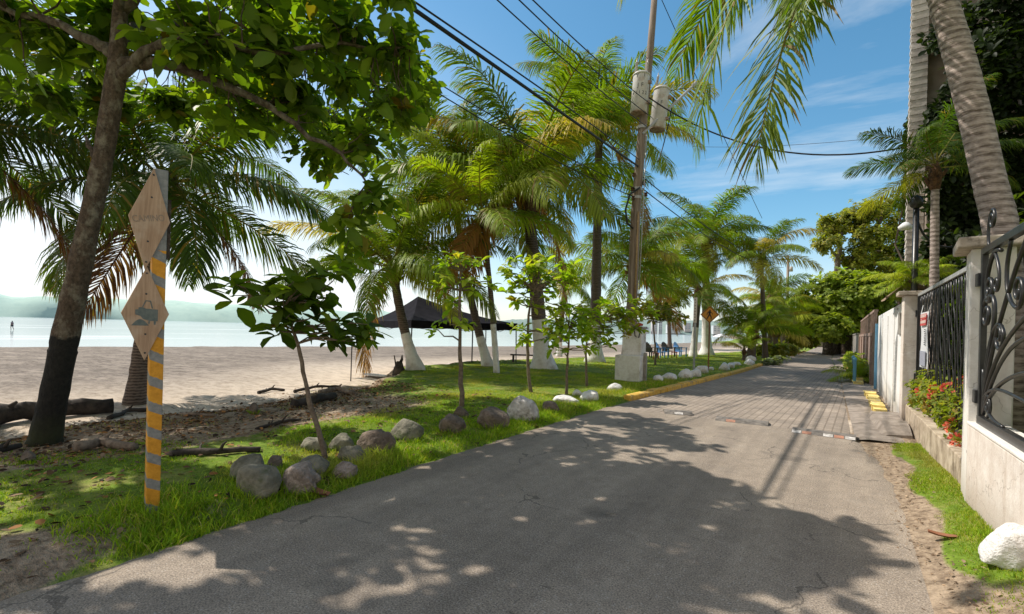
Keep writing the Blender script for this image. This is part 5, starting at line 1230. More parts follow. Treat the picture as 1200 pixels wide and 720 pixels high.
def transformer(label, bot, top, dd, r, lines, tilt, seed):
    c0 = ppt(*bot, dd); c1 = ppt(*top, dd); h = (c1-c0).length; ax = (c1-c0).normalized()
    root = empty('transformer', c0, 0, label, 'transformer', 'pole-mounted transformers')
    root.rotation_euler = Vector((0, 0, 1)).rotation_difference(ax).to_euler()
    MB().lathe([(r*.93, .03), (r, .06), (r, h*.93), (r*1.0, h*.95)], (0, 0, 0), 28).build('tank', MT['tank'], root, True)
    MB().lathe([(r*.55, -.02), (r*.95, 0), (r*.96, .032)], (0, 0, 0), 28).build('tank_base', MT['tank_rust'], root, True)
    MB().lathe([(r*1.06, h*.93), (r*1.07, h*.965), (r*.9, h*1.0), (r*.3, h*1.03)], (0, 0, 0), 28).build('lid', MT['tank'], root, True)
    for q, (x, y) in enumerate(((-.5, -.3), (.45, .25))):
        p = Vector((x*r*1.2, y*r*1.2, h)); pr = []
        for k in range(8): pr += [(.03, k*.055), (.055, k*.055+.018), (.03, k*.055+.04)]
        MB().lathe([(rr, z) for rr, z in pr]+[(.016, .5), (.016, .56)], p, 10).build('bushing', MT['porcelain'], root, True)
    MB().tube([(-r*.6, -r*.36, h+.54), (-.1, 0, h+.85), (r*.54, r*.3, h+.54)], .008, 5).build('jumper_wire', MT['cable'], root)
    for q in (.75, .25): MB().box((r*1.02, 0, h*q), (.16, .12, .1)).build('bracket', MT['tank_rust'], root)
    # stencilled characters wrapped onto the tank, facing the road
    ang = atan2((CAM-c0).y, (CAM-c0).x)
    for s, z, size in lines:
        n = len(s); st = size*.72
        for i, ch in enumerate(s):
            if ch == ' ': continue
            a = ang+(i-(n-1)/2)*st/r - 0.05
            text_mesh(ch, size, 'ink', root, Vector((cos(a)*(r+.004), sin(a)*(r+.004), z*h)), (pi/2, 0, a+pi/2), 'lettering')
transformer('left transformer tank on the pole, stencilled with dark characters', (748, 134), (752, 87), -.1, .295, [('Y 1', .87, .18), ('JF', .63, .2), ('41122', .45, .165)], 0, 1)
transformer('right transformer tank on the pole, lower and with rust-brown base', (770, 153), (776, 104), .25, .29, [('JF', .58, .18)], 0, 2)
def block():
    b = gat(738, 446); root = empty('concrete_block', b, radians(4), 'white painted concrete block and pillar around the foot of the utility pole', 'block')
    MB().box2((-.42, -.35, -.15), (.42, .5, .86)).build('base', MT['whitewash'], root, bevel=.03)
    MB().box2((-.3, .0, .855), (.36, .6, 1.75)).build('pillar', MT['whitewash'], root, bevel=.03)
    MB().box2((-.33, -.03, 1.752), (.39, .63, 1.83)).build('pillar_cap', MT['concrete'], root, bevel=.02)
    MB().box2((.425, .05, -.1), (.52, .2, .95)).build('side_post', MT['concrete'], root, bevel=.01)
    MB().tube([(.1, -.03, 1.8), (.16, -.06, 1.5), (.28, -.05, 1.45), (.34, -.03, 1.78)], .018, 6).build('cable_loop', MT['cable'], root, True)
    MB().tube([(.2, -.1, 1.84), (.3, -.12, 1.9), (.42, -.08, 1.88)], [.05, .07, .03], 7).build('red_cap', MT['plastic_red'], root, True)
block()
CG = 'overhead cables'
def cable(label, a, b, sag, r, n=24, group=CG):
    a = Vector(a); b = Vector(b); P = [a.lerp(b, i/n)-Vector((0, 0, 4*sag*(i/n)*(1-i/n))) for i in range(n+1)]
    tag(MB().tube([p-a for p in P], r, 6).build('cable', MT['cable'], None, True, 0, a), label, 'cable', group)
T1 = ppt(749, 196)
cable('thick black cable bundle running from the pole to the top left of the photo', T1, pd(465, -3, 7.0), 0.0, .034)
cable('thin cable just above the thick bundle at the upper left', ppt(750, 188), pd(478, -3, 7.0), -.05, .016)
for i, (px, l) in enumerate(((576, 'left of the three thin wires crossing the sky above the palms'), (602, 'middle of the three thin wires crossing the sky above the palms'), (618, 'right of the three thin wires crossing the sky above the palms'))):
    cable(l, ppt(760+i*4, 150-i*12, .2*i), pd(px, -6, 9.0), .1, .014)
cable('lower thin wire passing through the palm crowns at left', ppt(747, 222), pd(470, 70, 10.5), .2, .014)
cable('lowest wire passing through the palm crowns at left', ppt(746, 232), pd(470, 82, 10.5), .2, .014)
cable('black cable sagging from the pole across the road to the house', ppt(757, 112), Vector(pd(1082, 168, 13.5)), 1.05, .024)
cable('fine wire above the sagging black cable on the right', ppt(812, 172, 3), Vector(pd(1082, 156, 13.6)), .15, .007)
cable('guy wire slanting down to the right behind the hanging frond', pd(771, -10, DP), pd(893, 256, 30), .1, .014)
far_a = Vector((-4.6, 52, 8.2))
cable('upper of the cables running on to the distant pole', ppt(750, 205), far_a+Vector((0, 0, .3)), .7, .02)
cable('lower of the cables running on to the distant pole', ppt(749, 218), far_a, .8, .02)
cable('black cable hanging beside the right transformer', ppt(790, 112, .3), ppt(771, 190), .25, .02)
def far_pole(label, px, py, top, dd=0):
    b = gat(px, py); d = (b-CAM).dot(fw); t = pd(px+1.5, top, d)-b; root = empty('utility_pole', b, 0, label, 'utility pole')
    MB().tube([(0, 0, -.2), t], [.17, .11], 8).build('pole', MT['polewood'], root, True)
    MB().box(t-Vector((0, 0, .35)), (1.6, .1, .12)).build('crossarm', MT['polewood'], root)
    MB().lathe([(.0, 0), (.16, .02), (.16, .5), (.0, .52)], t+Vector((.3, 0, -1.6)), 10).build('transformer_can', MT['tank'], root, True)
far_pole('distant utility pole with dark top behind the thin-trunked palm', 922, 414, 300)
far_pole('farthest utility pole over the road bend', 939, 410, 343)

# ------------------------------------------------------------------ beach chairs and stools
def chair():
    root = empty('garden_chair', (0, 0, 0)); col = 'plastic_black'
    s = MB()
    for i in range(5): s.box((0, -.2+i*.1, .36-.012*i), (.5, .085, .025))
    s.build('seat', MT[col], root)
    bk = MB()
    for i in range(7):
        u = (i-3)/3; hh = .62*(1-.32*u*u); bk.prism([(-.034, 0), (.034, 0), (.042, hh*.9), (.02, hh), (-.02, hh), (-.042, hh*.9)], (u*.2, .2, .33), Vector((1, 0, 0)), Vector((u*.18, .32, .95)).normalized(), .02)
    bk.box((0, .31, .62), (.56, .03, .05)); bk.build('backrest', MT[col], root)
    for x in (-.29, .29):
        MB().box((x, -.02, .58), (.09, .56, .03)).build('armrest', MT[col], root)
        for y in (-.24, .2): MB().box((x, y, .28), (.05, .06, .58)).build('leg', MT[col], root)
    return root
def dup(root, loc, rz, label, group, mat=None, s=1.0):
    r = root.copy(); COL.objects.link(r); r.location = loc; r.rotation_euler = (0, 0, rz); r['label'] = label; r['group'] = group; r.scale = (s, s, s)
    for ch in list(root.children):
        c = ch.copy(); COL.objects.link(c); c.parent = r
        if mat: c.data = c.data.copy(); c.data.materials[0] = mat
    return r
ch0 = chair(); ch0['category'] = 'chair'; CH = 'plastic garden chairs facing the sea'
for i, (px, py, rz, l, mt) in enumerate([(762, 419, 2.7, 'black slatted garden chair beside the white pillar', None), (776, 419.5, 2.2, 'blue garden chair in the middle, its fan back towards the road', 'plastic_blue'),
                                         (783, 418, 2.5, 'black garden chair half hidden behind the middle blue one', None), (797, 418, 2.35, 'blue garden chair at the right end of the group', 'plastic_blue')]):
    if i == 0: ch0.location = gat(px, py); ch0.rotation_euler = (0, 0, rz); ch0['label'] = l; ch0['group'] = CH; ch0.scale = (1.12,)*3
    else: dup(ch0, gat(px, py), rz, l, CH, MT[mt] if mt else None, 1.12)
for px, py, l in ((768.5, 421, 'red low stool between the black chair and the middle blue chair'), (790, 419.5, 'red low stool beside the right blue chair')):
    r = empty('stool', gat(px, py), .3, l, 'stool', 'red stools by the chairs')
    MB().box((0, 0, .38), (.4, .4, .05)).build('seat', MT['plastic_red'], r, bevel=.01)
    for x in (-.15, .15):
        for y in (-.15, .15): MB().box((x, y, .18), (.05, .05, .38)).build('leg', MT['plastic_red'], r)

# ------------------------------------------------------------------ road signs
b = gat(813, 437); d = (b-CAM).dot(fw); h = (pd(817, 349, d)-b).z
r = empty('metal_post', b, 0, 'grey perforated steel post with a pale narrow plate seen edge-on', 'post')
MB().box2((-.035, -.035, -.3), (.035, .035, h)).build('post', MT['steel'], r)
pl = MB().box2((-.06, -.05, h-1.05), (.075, -.037, h-.0)); pl.build('plate', MT['stucco_pink'], r)
hl = MB()
for k in range(8): hl.box((.0, -.0512, h-.1-k*.12), (.035, .002, .035))
hl.build('hole', MT['ink'], r)
b = gat(830, 435); d = (b-CAM).dot(fw); c = pd(834, 369, d)-b
r = empty('warning_sign', b, radians(14), 'amber diamond pedestrian warning sign on a rusty post', 'road sign')
MB().box2((-.03, -.03, -.3), (.03, .03, c.z+.3)).build('post', MT['rust_post'], r)
q = .385
sgn = MB().prism([(0, -q), (q, 0), (0, q), (-q, 0)], (0, -.032, c.z), (1, 0, 0), (0, 0, 1), .004).build('sign_plate', MT['sign_yellow'], r)
bo = MB(); Z = c.z; Y_ = -.0385
for (a0, a1) in (((0, -q*.9), (q*.9, 0)), ((q*.9, 0), (0, q*.9)), ((0, q*.9), (-q*.9, 0)), ((-q*.9, 0), (0, -q*.9))):
    a0 = Vector((a0[0], Y_, Z+a0[1])); a1 = Vector((a1[0], Y_, Z+a1[1])); t = (a1-a0).normalized(); nn = Vector((-t.z, 0, t.x))*.012
    bo.add([a0+nn, a1+nn, a1-nn, a0-nn], [(0, 1, 2, 3)])
bo.build('border', MT['black_paint'], sgn)
w = MB()
def limb2(p, q_, a, b_):
    p = Vector((p[0], Y_-.001, Z+p[1])); q_ = Vector((q_[0], Y_-.001, Z+q_[1])); t = (q_-p).normalized(); n_ = Vector((-t.z, 0, t.x)); w.add([p+n_*a, q_+n_*b_, q_-n_*b_, p-n_*a], [(0, 1, 2, 3)])
w.prism([(.03*cos(i*pi/6), .034*sin(i*pi/6)) for i in range(12)], (.005, Y_+.001, Z+.185), (1, 0, 0), (0, 0, 1), .001)
limb2((-.005, .15), (-.01, -.02), .045, .04); limb2((-.02, -.01), (-.075, -.115), .03, .022); limb2((-.07, -.105), (-.125, -.2), .022, .017); limb2((.01, -.01), (.055, -.1), .03, .022); limb2((.055, -.09), (.06, -.215), .022, .016)
limb2((-.03, .14), (-.1, .06), .018, .015); limb2((-.1, .065), (-.115, -.02), .015, .012); limb2((.02, .135), (.085, .065), .018, .015); limb2((.085, .07), (.12, .01), .015, .012)
w.build('walking_figure', MT['black_paint'], sgn)
# rubber speed bumps
def hump(label, a, b, tape, seed):
    a = gat(*a); b = gat(*b); a.z = b.z = 0.002; L = (b-a).length; rz = atan2((b-a).y, (b-a).x)
    root = empty('speed_bump', a, rz, label, 'speed bump', 'rubber speed bump pieces across the road')
    n = max(2, int(L/.22)); m = MB(); k = 0
    for i in range(n+1):
        x = L*i/n; m.v += [(x, -.02, 0), (x, .05, .035), (x, .12, .05), (x, .25, .05), (x, .36, .03), (x, .42, 0)]
    for i in range(n):
        for j in range(5): q = i*6+j; m.f.append((q, q+6, q+7, q+1)); m.m.append(0)
    m.f += [tuple(range(6)), tuple(n*6+5-j for j in range(6))]; m.m += [0, 0]
    m.build('body', MT['rubber'], root)
    for i, t in enumerate(tape):
        if not t: continue
        x0 = L*i/len(tape)+.01; x1 = L*(i+1)/len(tape)-.01
        MB().add([(x0, -.019, .004), (x1, -.019, .004), (x1, .049, .038), (x0, .049, .038)], [(0, 1, 2, 3)]).build('reflector', MT['white_tape'] if t == 1 else MT['orange_tape'], root)
hump('speed bump piece at the right road edge with white and orange dashes', (927, 509), (1003, 519), (1, 2, 0, 1, 2, 1), 1)
hump('dusty grey speed bump piece in the middle of the road', (838, 495), (900, 502), (0, 2, 0, 0, 0), 2)
hump('short worn speed bump piece at the left of the road', (779, 487), (812, 489), (0, 1, 0), 3)

# ------------------------------------------------------------------ property wall, gate post, railings (right side)
def near_post():
    r = empty('gate_post', (1.0, 6.15, 0), radians(-5), 'thick white gate post with weathered stone cap nearest the camera', 'gate post')
    MB().box2((0, 0, -.1), (.3, .46, 2.52)).build('shaft', MT['stucco'], r, bevel=.012)
    MB().box2((-.1, -.12, 2.522), (.5, .56, 2.62)).build('cap', MT['capstone'], r, bevel=.015)
near_post()
w = empty('low_wall', (1.0, 2.0, 0), 0, 'low worn pinkish-white wall in front of the gate post at the right edge', 'wall')
MB().box2((0.004, -4, -.1), (.26, 4.146, .87)).build('wall_body', MT['stucco_pink'], w, bevel=.012)
MB().box2((-.004, -4, .872), (.27, 4.144, .9)).build('coping', MT['stucco'], w, bevel=.008)
def spiral(c, r0, r1, a0, turns, ax=Vector((0, 1, 0)), ay=Vector((0, 0, 1)), n=26):
    return [Vector(c)+(ax*cos(a0+turns*2*pi*i/n)+ay*sin(a0+turns*2*pi*i/n))*(r0+(r1-r0)*i/n) for i in range(n+1)]
def bez(p, n=22):
    p = [Vector(q) for q in p]; out = []
    for i in range(n+1):
        t = i/n; q = p
        while len(q) > 1: q = [q[k].lerp(q[k+1], t) for k in range(len(q)-1)]
        out.append(q[0])
    return out
def grille():
    x = 1.07; r = empty('iron_grille', (x, 6.1, .9), 0, 'black wrought iron panel with scrolls and fanned bars on the low wall', 'railing')
    Y = lambda y, z: Vector((0, -y, z))          # y: metres from the post towards the camera
    MB().box2((-.022, -.11, .03), (.022, -.05, 1.6)).build('upright', MT['iron'], r, bevel=.004)
    MB().box2((-.025, -3.4, .0), (.025, -.05, .075)).build('bottom_rail', MT['iron'], r, bevel=.004)
    MB().box2((-.025, -3.4, 1.54), (.025, -.112, 1.6)).build('top_rail', MT['iron'], r, bevel=.004)
    for z in (.24, 1.32): MB().box2((-.04, -.05, z-.06), (.04, .05, z+.06)).build('hinge', MT['iron'], r, bevel=.006)
    fwd = Vector((0, -1, 0)); T = .0165
    def sc_(pts, t=T, nm='scroll'): MB().tube(pts, t, 8).build(nm, MT['iron'], r, True)
    sc_(bez([Y(.62, 1.5), Y(.36, 1.6), Y(.16, 1.4), Y(.13, 1.2), Y(.2, 1.12)])+spiral(Y(.27, 1.22), .125, .03, -2.2, 1.35, fwd))
    sc_(bez([Y(.16, .12), Y(.2, .6), Y(.62, .9), Y(.5, 1.18), Y(.3, 1.15)])+spiral(Y(.2, 1.0), .14, .035, 1.2, 1.3, fwd))
    sc_(bez([Y(.16, .1), Y(.22, .55), Y(.55, .8), Y(.9, 1.25), Y(1.3, 1.5)]), .015, 'bar')
    sc_(bez([Y(.17, .1), Y(.26, .5), Y(.7, .75), Y(1.2, .95), Y(1.8, 1.05)]), .015, 'bar')
    sc_(bez([Y(.18, .12), Y(.4, .35), Y(.9, .55), Y(1.6, .6), Y(2.2, .55)]), .015, 'bar')
    sc_(bez([Y(.18, .25), Y(.5, .42), Y(.9, .38), Y(1.4, .3), Y(2.2, .33)]), .014, 'bar')
    sc_(bez([Y(.13, .5), Y(.13, .2), Y(.3, .1), Y(.5, .085), Y(.8, .08)])+[], .014)
    sc_(spiral(Y(.3, .2), .11, .03, -1.5, 1.4, fwd), .013)
    sc_(bez([Y(.15, .1), Y(.17, .5), Y(.3, .9), Y(.62, 1.0), Y(.75, .82)])+spiral(Y(.62, .8), .13, .03, .1, -1.3, fwd), .014)
    sc_(bez([Y(.16, .1), Y(.3, .3), Y(.6, .62), Y(1.0, .78), Y(1.5, .8)]), .014, 'bar')
    sc_(bez([Y(.9, 1.54), Y(.7, 1.3), Y(.8, 1.05), Y(1.1, 1.0)])+spiral(Y(1.1, 1.13), .13, .03, -1.57, 1.3, fwd), .014)
    sc_(bez([Y(.4, 1.53), Y(.55, 1.42), Y(.62, 1.3), Y(.56, 1.2)])+spiral(Y(.5, 1.24), .07, .02, -.5, -1.2, fwd), .012)
    # scroll standing above the cap
    sc_(bez([Y(.22, 1.6), Y(.14, 1.7), Y(.2, 1.92), Y(.34, 1.9)])+spiral(Y(.31, 1.82), .085, .025, 1.2, -1.4, fwd), .012)
grille()
# planter kerb and iron fence
p = empty('planter_wall', (1.06, 6.62, 0), 0, 'low stained concrete planter wall under the iron fence', 'wall')
for i, (a, b_) in enumerate(((0.0, 1.68), (1.71, 3.45), (3.48, 5.26))):
    MB().box2((0, a, -.1), (.26, b_, .43-.012*i)).build('planter_block', MT['planter'], p, bevel=.012)
def fence():
    r = empty('iron_fence', (1.22, 6.62, .4), 0, 'tall black iron fence with twisted bars between two white posts', 'fence')
    MB().box2((-.025, 0, 2.07), (.025, 5.25, 2.125)).build('top_rail', MT['steel'], r, bevel=.004)
    MB().box2((-.02, 0, .12), (.02, 5.25, .165)).build('bottom_rail', MT['iron'], r)
    for z in (.55, 1.75): MB().box2((-.05, 5.2, z-.06), (.05, 5.3, z+.06)).build('hinge', MT['iron'], r)
    MB().box2((-.03, 5.14, .1), (.03, 5.2, 2.069)).build('upright', MT['iron'], r)
    rnd = random.Random(4); n = 44
    for i in range(n):
        y = .06+i*5.1/n; w_ = rnd.uniform(.04, .09)
        pts = [Vector((0, y+w_*sin(k*1.15+i*2.1)*(1 if k % 7 else .3), .165+1.905*k/14)) for k in range(15)]
        MB().tube(pts, .0085, 5).build('bar', MT['iron'], r, True)
fence()
# banner sign hung on the fence
def banner():
    y0, y1 = 10.15, 11.0; x = 1.165
    r = empty('banner_sign', (x, (y0+y1)/2, 0), 0, 'white banner with red heading blocks tied to the iron fence', 'sign')
    L = y1-y0; z0, z1 = 1.18, 2.12
    m = MB(); n = 8
    for i in range(n+1):
        for j in range(5): m.v.append((.008*sin(i*.9+j), -L/2+L*j/4, z0+(z1-z0)*i/n-.03*j/4*0))
    for i in range(n):
        for j in range(4): q = i*5+j; m.f.append((q, q+5, q+6, q+1)); m.m.append(0)
    m.build('sheet', MT['panel_white'], r)
    for a, b_ in ((.79, .89), (.91, .985)):
        MB().box2((-.02, -L*.38, z0+(z1-z0)*(a-.03)), (-.012, L*.4, z0+(z1-z0)*(b_-.02))).build('heading_block', MT['panel_red'], r)
    MB().box2((-.02, -L*.36, z0+(z1-z0)*.04), (-.012, L*.36, z0+(z1-z0)*.3)).build('picture_block', MT['panel_grey'], r)
    t = MB()
    for k in range(9): t.box((-.016, -L*.22+L*.02*sin(k*2), z0+(z1-z0)*(.42+.033*k)), (.004, L*.16, .014))
    t.build('side_text', MT['ink'], r)
    hb = MB()
    for a in (.825, .93):
        for k in range(6): hb.box((-.0215, -L*.3+k*L*.12, z0+(z1-z0)*a), (.002, L*.07, .05))
    hb.build('heading_text', MT['stucco_pink'], r)
    MB().tube([(.0, L/2, z1), (.03, L/2+.06, z1+.14)], .006, 5).tube([(.0, -L/2, z1), (.03, -L/2-.03, z1+.12)], .006, 5).build('tie', MT['white_cloth'], r)
banner()
def far_post():
    r = empty('gate_post', (1.0, 11.9, 0), 0, 'second white post along the wall, its shaft worn pinkish, under a ragged cap', 'gate post')
    MB().box2((0, 0, -.1), (.38, .42, 2.5)).build('shaft', MT['stucco_pink'], r, bevel=.012)
    MB().box2((-.09, -.1, 2.502), (.5, .5, 2.58)).build('cap', MT['capstone'], r, bevel=.012)
    m = MB(); rnd = random.Random(3)
    for i in range(9):
        t = i/8; m.v += [(-.2-.05*rnd.random(), .52+t*1.9, 2.52+.1*sin(i)*.3), (.12, .52+t*1.9, 2.82+.05*rnd.random()), (.55, .52+t*1.9, 2.6)]
    for i in range(8):
        for j in range(2): q = i*3+j; m.f.append((q, q+3, q+4, q+1)); m.m.append(0)
    m.build('thatch', MT['thatch'], r)
    MB().box2((-.012, .6, 1.75), (.03, .95, 2.2)).build('meter_box', MT['concrete'], r, bevel=.01)
far_post()
w = empty('white_wall', (1.0, 12.33, 0), 0, 'bright white painted boundary wall beyond the second post', 'wall')
MB().box2((.02, 0, -.1), (.25, 7.4, 2.4)).build('wall_body', MT['whitewall'], w, bevel=.02)
for y in (1.5, 3.3, 5.2): MB().box2((-.012, y, -.1), (.03, y+.24, 2.26)).build('pilaster', MT['whitewall'], w, bevel=.01)
MB().tube([(.0, .9, 2.32), (.08, .92, 2.2), (.0, .9, 1.6), (-.01, .9, .3)], .018, 6).build('pipe', MT['steel'], w)
g_ = empty('blue_gate', (.95, 19.85, 0), 0, 'light blue metal gate edge at the end of the white wall', 'gate')
MB().box2((0, 0, 0), (.07, .08, 2.15)).build('post', MT['blue_paint'], g_); MB().box2((.075, 0, .1), (1.4, .05, 2.0)).build('panel', MT['blue_paint'], g_)
f_ = empty('brown_fence', (.95, 21.5, 0), 0, 'dull brown boundary wall with open rails on top beyond the blue gate', 'fence')
MB().box2((0, 0, -.1), (.18, 14, 1.75)).build('panel', MT['brown_fence'], f_, bevel=.01)
MB().box2((-.02, 0, 1.752), (.2, 14, 1.87)).build('rail', MT['brown_fence'], f_)
MB().box2((.03, 0, 2.62), (.15, 14, 2.7)).build('rail', MT['brown_fence'], f_)
for i in range(15): MB().box2((.03, i*.97, 1.872), (.13, i*.97+.11, 2.618)).build('baluster', MT['brown_fence'], f_)
for i in range(5): MB().box2((-.05, .1+i*3.2, -.1), (0.0-.002, .4+i*3.2, 1.75)).build('pilaster', MT['brown_fence'], f_)
for i, (y, l) in enumerate(((21.2, 'light blue bollard nearest the blue gate'), (23.4, 'second light blue bollard past the blue gate'))):
    tag(MB().lathe([(.05, -.1), (.05, .85), (.06, .86), (.06, .92), (.02, .96)], (0, 0, 0), 10).build('bollard', MT['blue_paint'], None, True, 0, (.45, y, 0)), l, 'bollard', 'light blue bollards')
w = empty('end_wall', (-3.9, 100, 0), 0, 'cream wall far away where the road ends', 'wall')
MB().box2((-1.6, 0, -.1), (3.4, .3, 2.6)).build('wall_body', MT['cream'], w)
for i in range(4): MB().box2((-1.5+i*1.5, -.1, -.1), (-1.2+i*1.5, -.002, 2.8)).build('pilaster', MT['cream'], w)
w = empty('garden_wall', (0.9, 36.5, 0), 0, 'shaded far garden wall on the right beneath the dense green tree', 'wall')
MB().box2((0, 0, -.1), (.2, 26, 1.9)).build('wall_body', MT['concrete'], w)
MB().box2((-.04, 0, 1.902), (.24, 26, 1.98)).build('coping', MT['concrete'], w)
# black iron lamp post rising behind the fence
lb = Vector((1.2, 12.45, .3)); dl = (lb-CAM).dot(fw)
r = empty('lamp_post', lb, 0, 'black iron lamp post with a ball top beside the building corner', 'lamp post')
hz_ = (pd(1072, 236, dl)-lb).z
MB().tube([(0, 0, -.2), (0, 0, hz_-.15)], [.06, .05], 10).build('post', MT['iron'], r, True)
MB().lathe([(.03, hz_-.16), (.1, hz_-.1), (.12, hz_), (.08, hz_+.09), (.02, hz_+.12)], (0, 0, 0), 14).build('ball_top', MT['iron'], r, True)
MB().tube(bez([(0, 0, hz_-.25), (.05, .1, hz_-.6), (.25, .2, hz_-.95), (.6, .4, hz_-.9)]), .022, 6).build('arm', MT['iron'], r, True)
MB().lathe([(.0, -.08), (.11, -.06), (.13, 0), (.05, .08), (0, .1)], (-.12, .5, hz_-.4), 12).build('lamp_shade', MT['white_cloth'], r, True)

# ------------------------------------------------------------------ tall building with climbers
bx, by = 1.45, 17.0
r = empty('apartment_building', (bx, by, 0), 0, 'tall weathered concrete building overgrown with climbers at the right', 'building')
MB().box2((.25, .3, -.1), (14, 2.6, 15)).build('wall', MT['bldg'], r)
cm = MB()
for k in range(150): cm.box2((-.02+.012*(k % 2), -.1+.012*(k % 2), k*.1), (.34, .29, k*.1+.094))
MB().box2((.36, -.35, -.1), (.95, .29, 6.1)).build('pillar', MT['bldg'], r, bevel=.02)
cm.build('corner_column', MT['bldg_edge'], r)
for z in (3.2, 6.4, 9.5, 12.6):
    MB().box2((.36, -.06, z), (14, .298, z+.3)).build('floor_slab', MT['bldg_edge'], r, bevel=.02)
pass
for z in (3.8, 7.0, 10.1):
    for x in (2.2, 5.4, 8.6, 11.4):
        f = MB().box2((x, .255, z), (x+1.6, .297, z+1.7)).build('window_frame', MT['bldg_edge'], r); MB().box2((x+.1, .235, z+.1), (x+1.5, .252, z+1.6)).build('pane', MT['far_glass'], f)
IVY = [(0.02, 0.036, 0.009), (0.034, 0.055, 0.012), (0.06, 0.095, 0.02), (0.014, 0.026, 0.008)]
def ivy():
    rng = np.random.default_rng(8); org = (bx, by, 0)
    r = empty('climbing_plant', org, 0, 'dark leafy climber blanketing the building wall behind the big palm trunk', 'climber')
    n = 9500
    x = bx+0.15+rng.uniform(0, 1, n)**1.1*8.0; z = rng.uniform(0.3, 12.5, n)
    bulge = np.array([mnoise.noise(Vector((a*.5, c*.5, 1)))+.5*mnoise.noise(Vector((a*1.3, c*1.3, 4))) for a, c in zip(x, z)])
    edge = bx+0.15+np.clip(0.45+0.7*np.array([mnoise.noise(Vector((c*.9, 3, 3))) for c in z]), 0, 2)*np.where(z > 8.6, 1.0+(z-8.6)*.5, 0.6)
    k = (x > edge)
    y = by-.35-np.clip(bulge+.45, 0, 1.4)*1.1-rng.uniform(0, .25, n)
    C = np.stack([x, y, z], -1)[k]; A = np.stack([rng.normal(0, .35, k.sum()), -np.ones(k.sum()), rng.uniform(.1, .9, k.sum())], -1)
    # the side facing the road is covered too
    m = 700; yy = by+rng.uniform(0.3, 2.7, m); zz = rng.uniform(2, 9, m); b2 = np.array([mnoise.noise(Vector((a*.6, c*.6, 9))) for a, c in zip(yy, zz)])
    k2 = b2 > -0.05; C2 = np.stack([bx+.05-np.clip(b2, 0, 1)*.35+0.1, yy, zz], -1)[k2]; A2 = np.tile([[-1, 0, .4]], (k2.sum(), 1))
    crown_obj('foliage', [rosettes(C, A, 8, .2, .06, IVY, 1.0, rng, [.4, .3, .12, .18]), rosettes(C2, A2, 8, .17, .05, IVY, 1.0, rng, [.3, .35, .2, .15])], r, org)
    m = MB()
    for i in range(9): x0 = bx+.3+i*.75; m.tube(wander((x0-bx, -.4, -.1), (x0-bx+random.uniform(-.6, .6), -.45, random.uniform(4, 8.5)), 8, .06), [.05, .045, .04, .035, .03, .025, .02, .01], 5)
    m.build('stem', MT['twig'], r)
ivy()
# garden plants behind the fence
def shrub(label, blobs, n, nl, L, pal, pw, seed, name='shrub', cat='shrub', flowers=0, shell=.3, group=None, fcol=((.72, .2, .12), (.8, .3, .2), (.6, .12, .08)), frange=None):
    b = Vector((blobs[0][0], blobs[0][1], 0.1)); r = empty(name, b, 0, label, cat, group)
    C, A = blob_points(blobs, n=n, rng=np.random.default_rng(seed), shell=shell)
    crown_obj('foliage', [rosettes(C, A, nl, L, L*.24, pal, 1.0, np.random.default_rng(seed+1), pw)], r, b)
    m = MB(); rnd = random.Random(seed)
    for bl in blobs:
        for _ in range(3): m.tube(wander((rnd.uniform(-.05, .05)+bl[0]-b.x, bl[1]-b.y+rnd.uniform(-.05, .05), -.1), Vector(bl[:3])-b+Vector((rnd.uniform(-.1, .1), rnd.uniform(-.1, .1), bl[5]*.6)), 5, .08, rnd), [.014, .012, .01, .008, .004], 5)
    m.build('stem', MT['twig'], r)
    rg = np.random.default_rng(seed+2)
    if flowers:
        idx = rg.choice(len(C), flowers, replace=False) if frange is None else np.array(frange)
        for q in idx:
            c = C[q] if frange is None else q
            k = 34; d = unit(rg.normal(0, 1, (k, 3))+np.array([[-.5, -.1, .5]])); fp = np.array(fcol)
            V, Q, t = leaves(c+np.array([-.05,0,.02])+d*.052, unit(d+rg.normal(0, .4, (k, 3))), rg.normal(0, 1, (k, 3)), .042*np.ones(k), .016*np.ones(k), fp[rg.integers(len(fp), size=k)]*rg.uniform(.8, 1.25, (k, 1)))
            link('flower', np_mesh('flower', V-np.array(b)[None], Q, None, MT['flower'], t), r)
    return r
IXO = [(0.2, 0.25, 0.03), (0.3, 0.33, 0.05), (0.12, 0.17, 0.025), (0.42, 0.37, 0.07), (0.34, 0.14, 0.04)]
shrub('flowering bush with coral red blooms at the foot of the iron fence', [(1.32, 9.0, .75, .26, 1.1, .42), (1.3, 8.0, .7, .24, .7, .4), (1.32, 10.3, .78, .26, .9, .5), (1.36, 7.2, .6, .22, .5, .35), (1.2, 11.2, .75, .18, .5, .4)], 620, 9, .085, IXO, [.35, .25, .22, .1, .08], 81, 'flowering_bush', 'flowering bush', 17)
shrub('flowering bush with red blooms behind the iron grille at the right edge', [(1.6, 5.2, 1.0, .3, .6, .4), (1.7, 4.4, 1.1, .3, .6, .5), (1.75, 5.6, 1.3, .25, .35, .35)], 300, 9, .1, IXO, [.35, .25, .25, .1, .05], 85, 'flowering_bush', 'flowering bush', 9)
DK = [(0.03, 0.05, 0.012), (0.055, 0.085, 0.016), (0.09, 0.13, 0.025), (0.02, 0.033, 0.01)]
shrub('tall dark shrubs packed behind the iron fence', [(2.0, 8.0, 1.2, .55, 1.2, 1.1), (2.0, 10.0, 1.3, .55, 1.2, 1.2), (2.5, 6.6, 1.6, .7, .7, 1.1), (2.1, 11.6, 1.5, .5, .8, 1.2), (2.9, 5.4, 1.5, .7, .6, 1.4)], 1100, 8, .17, DK, [.35, .35, .15, .15], 89)
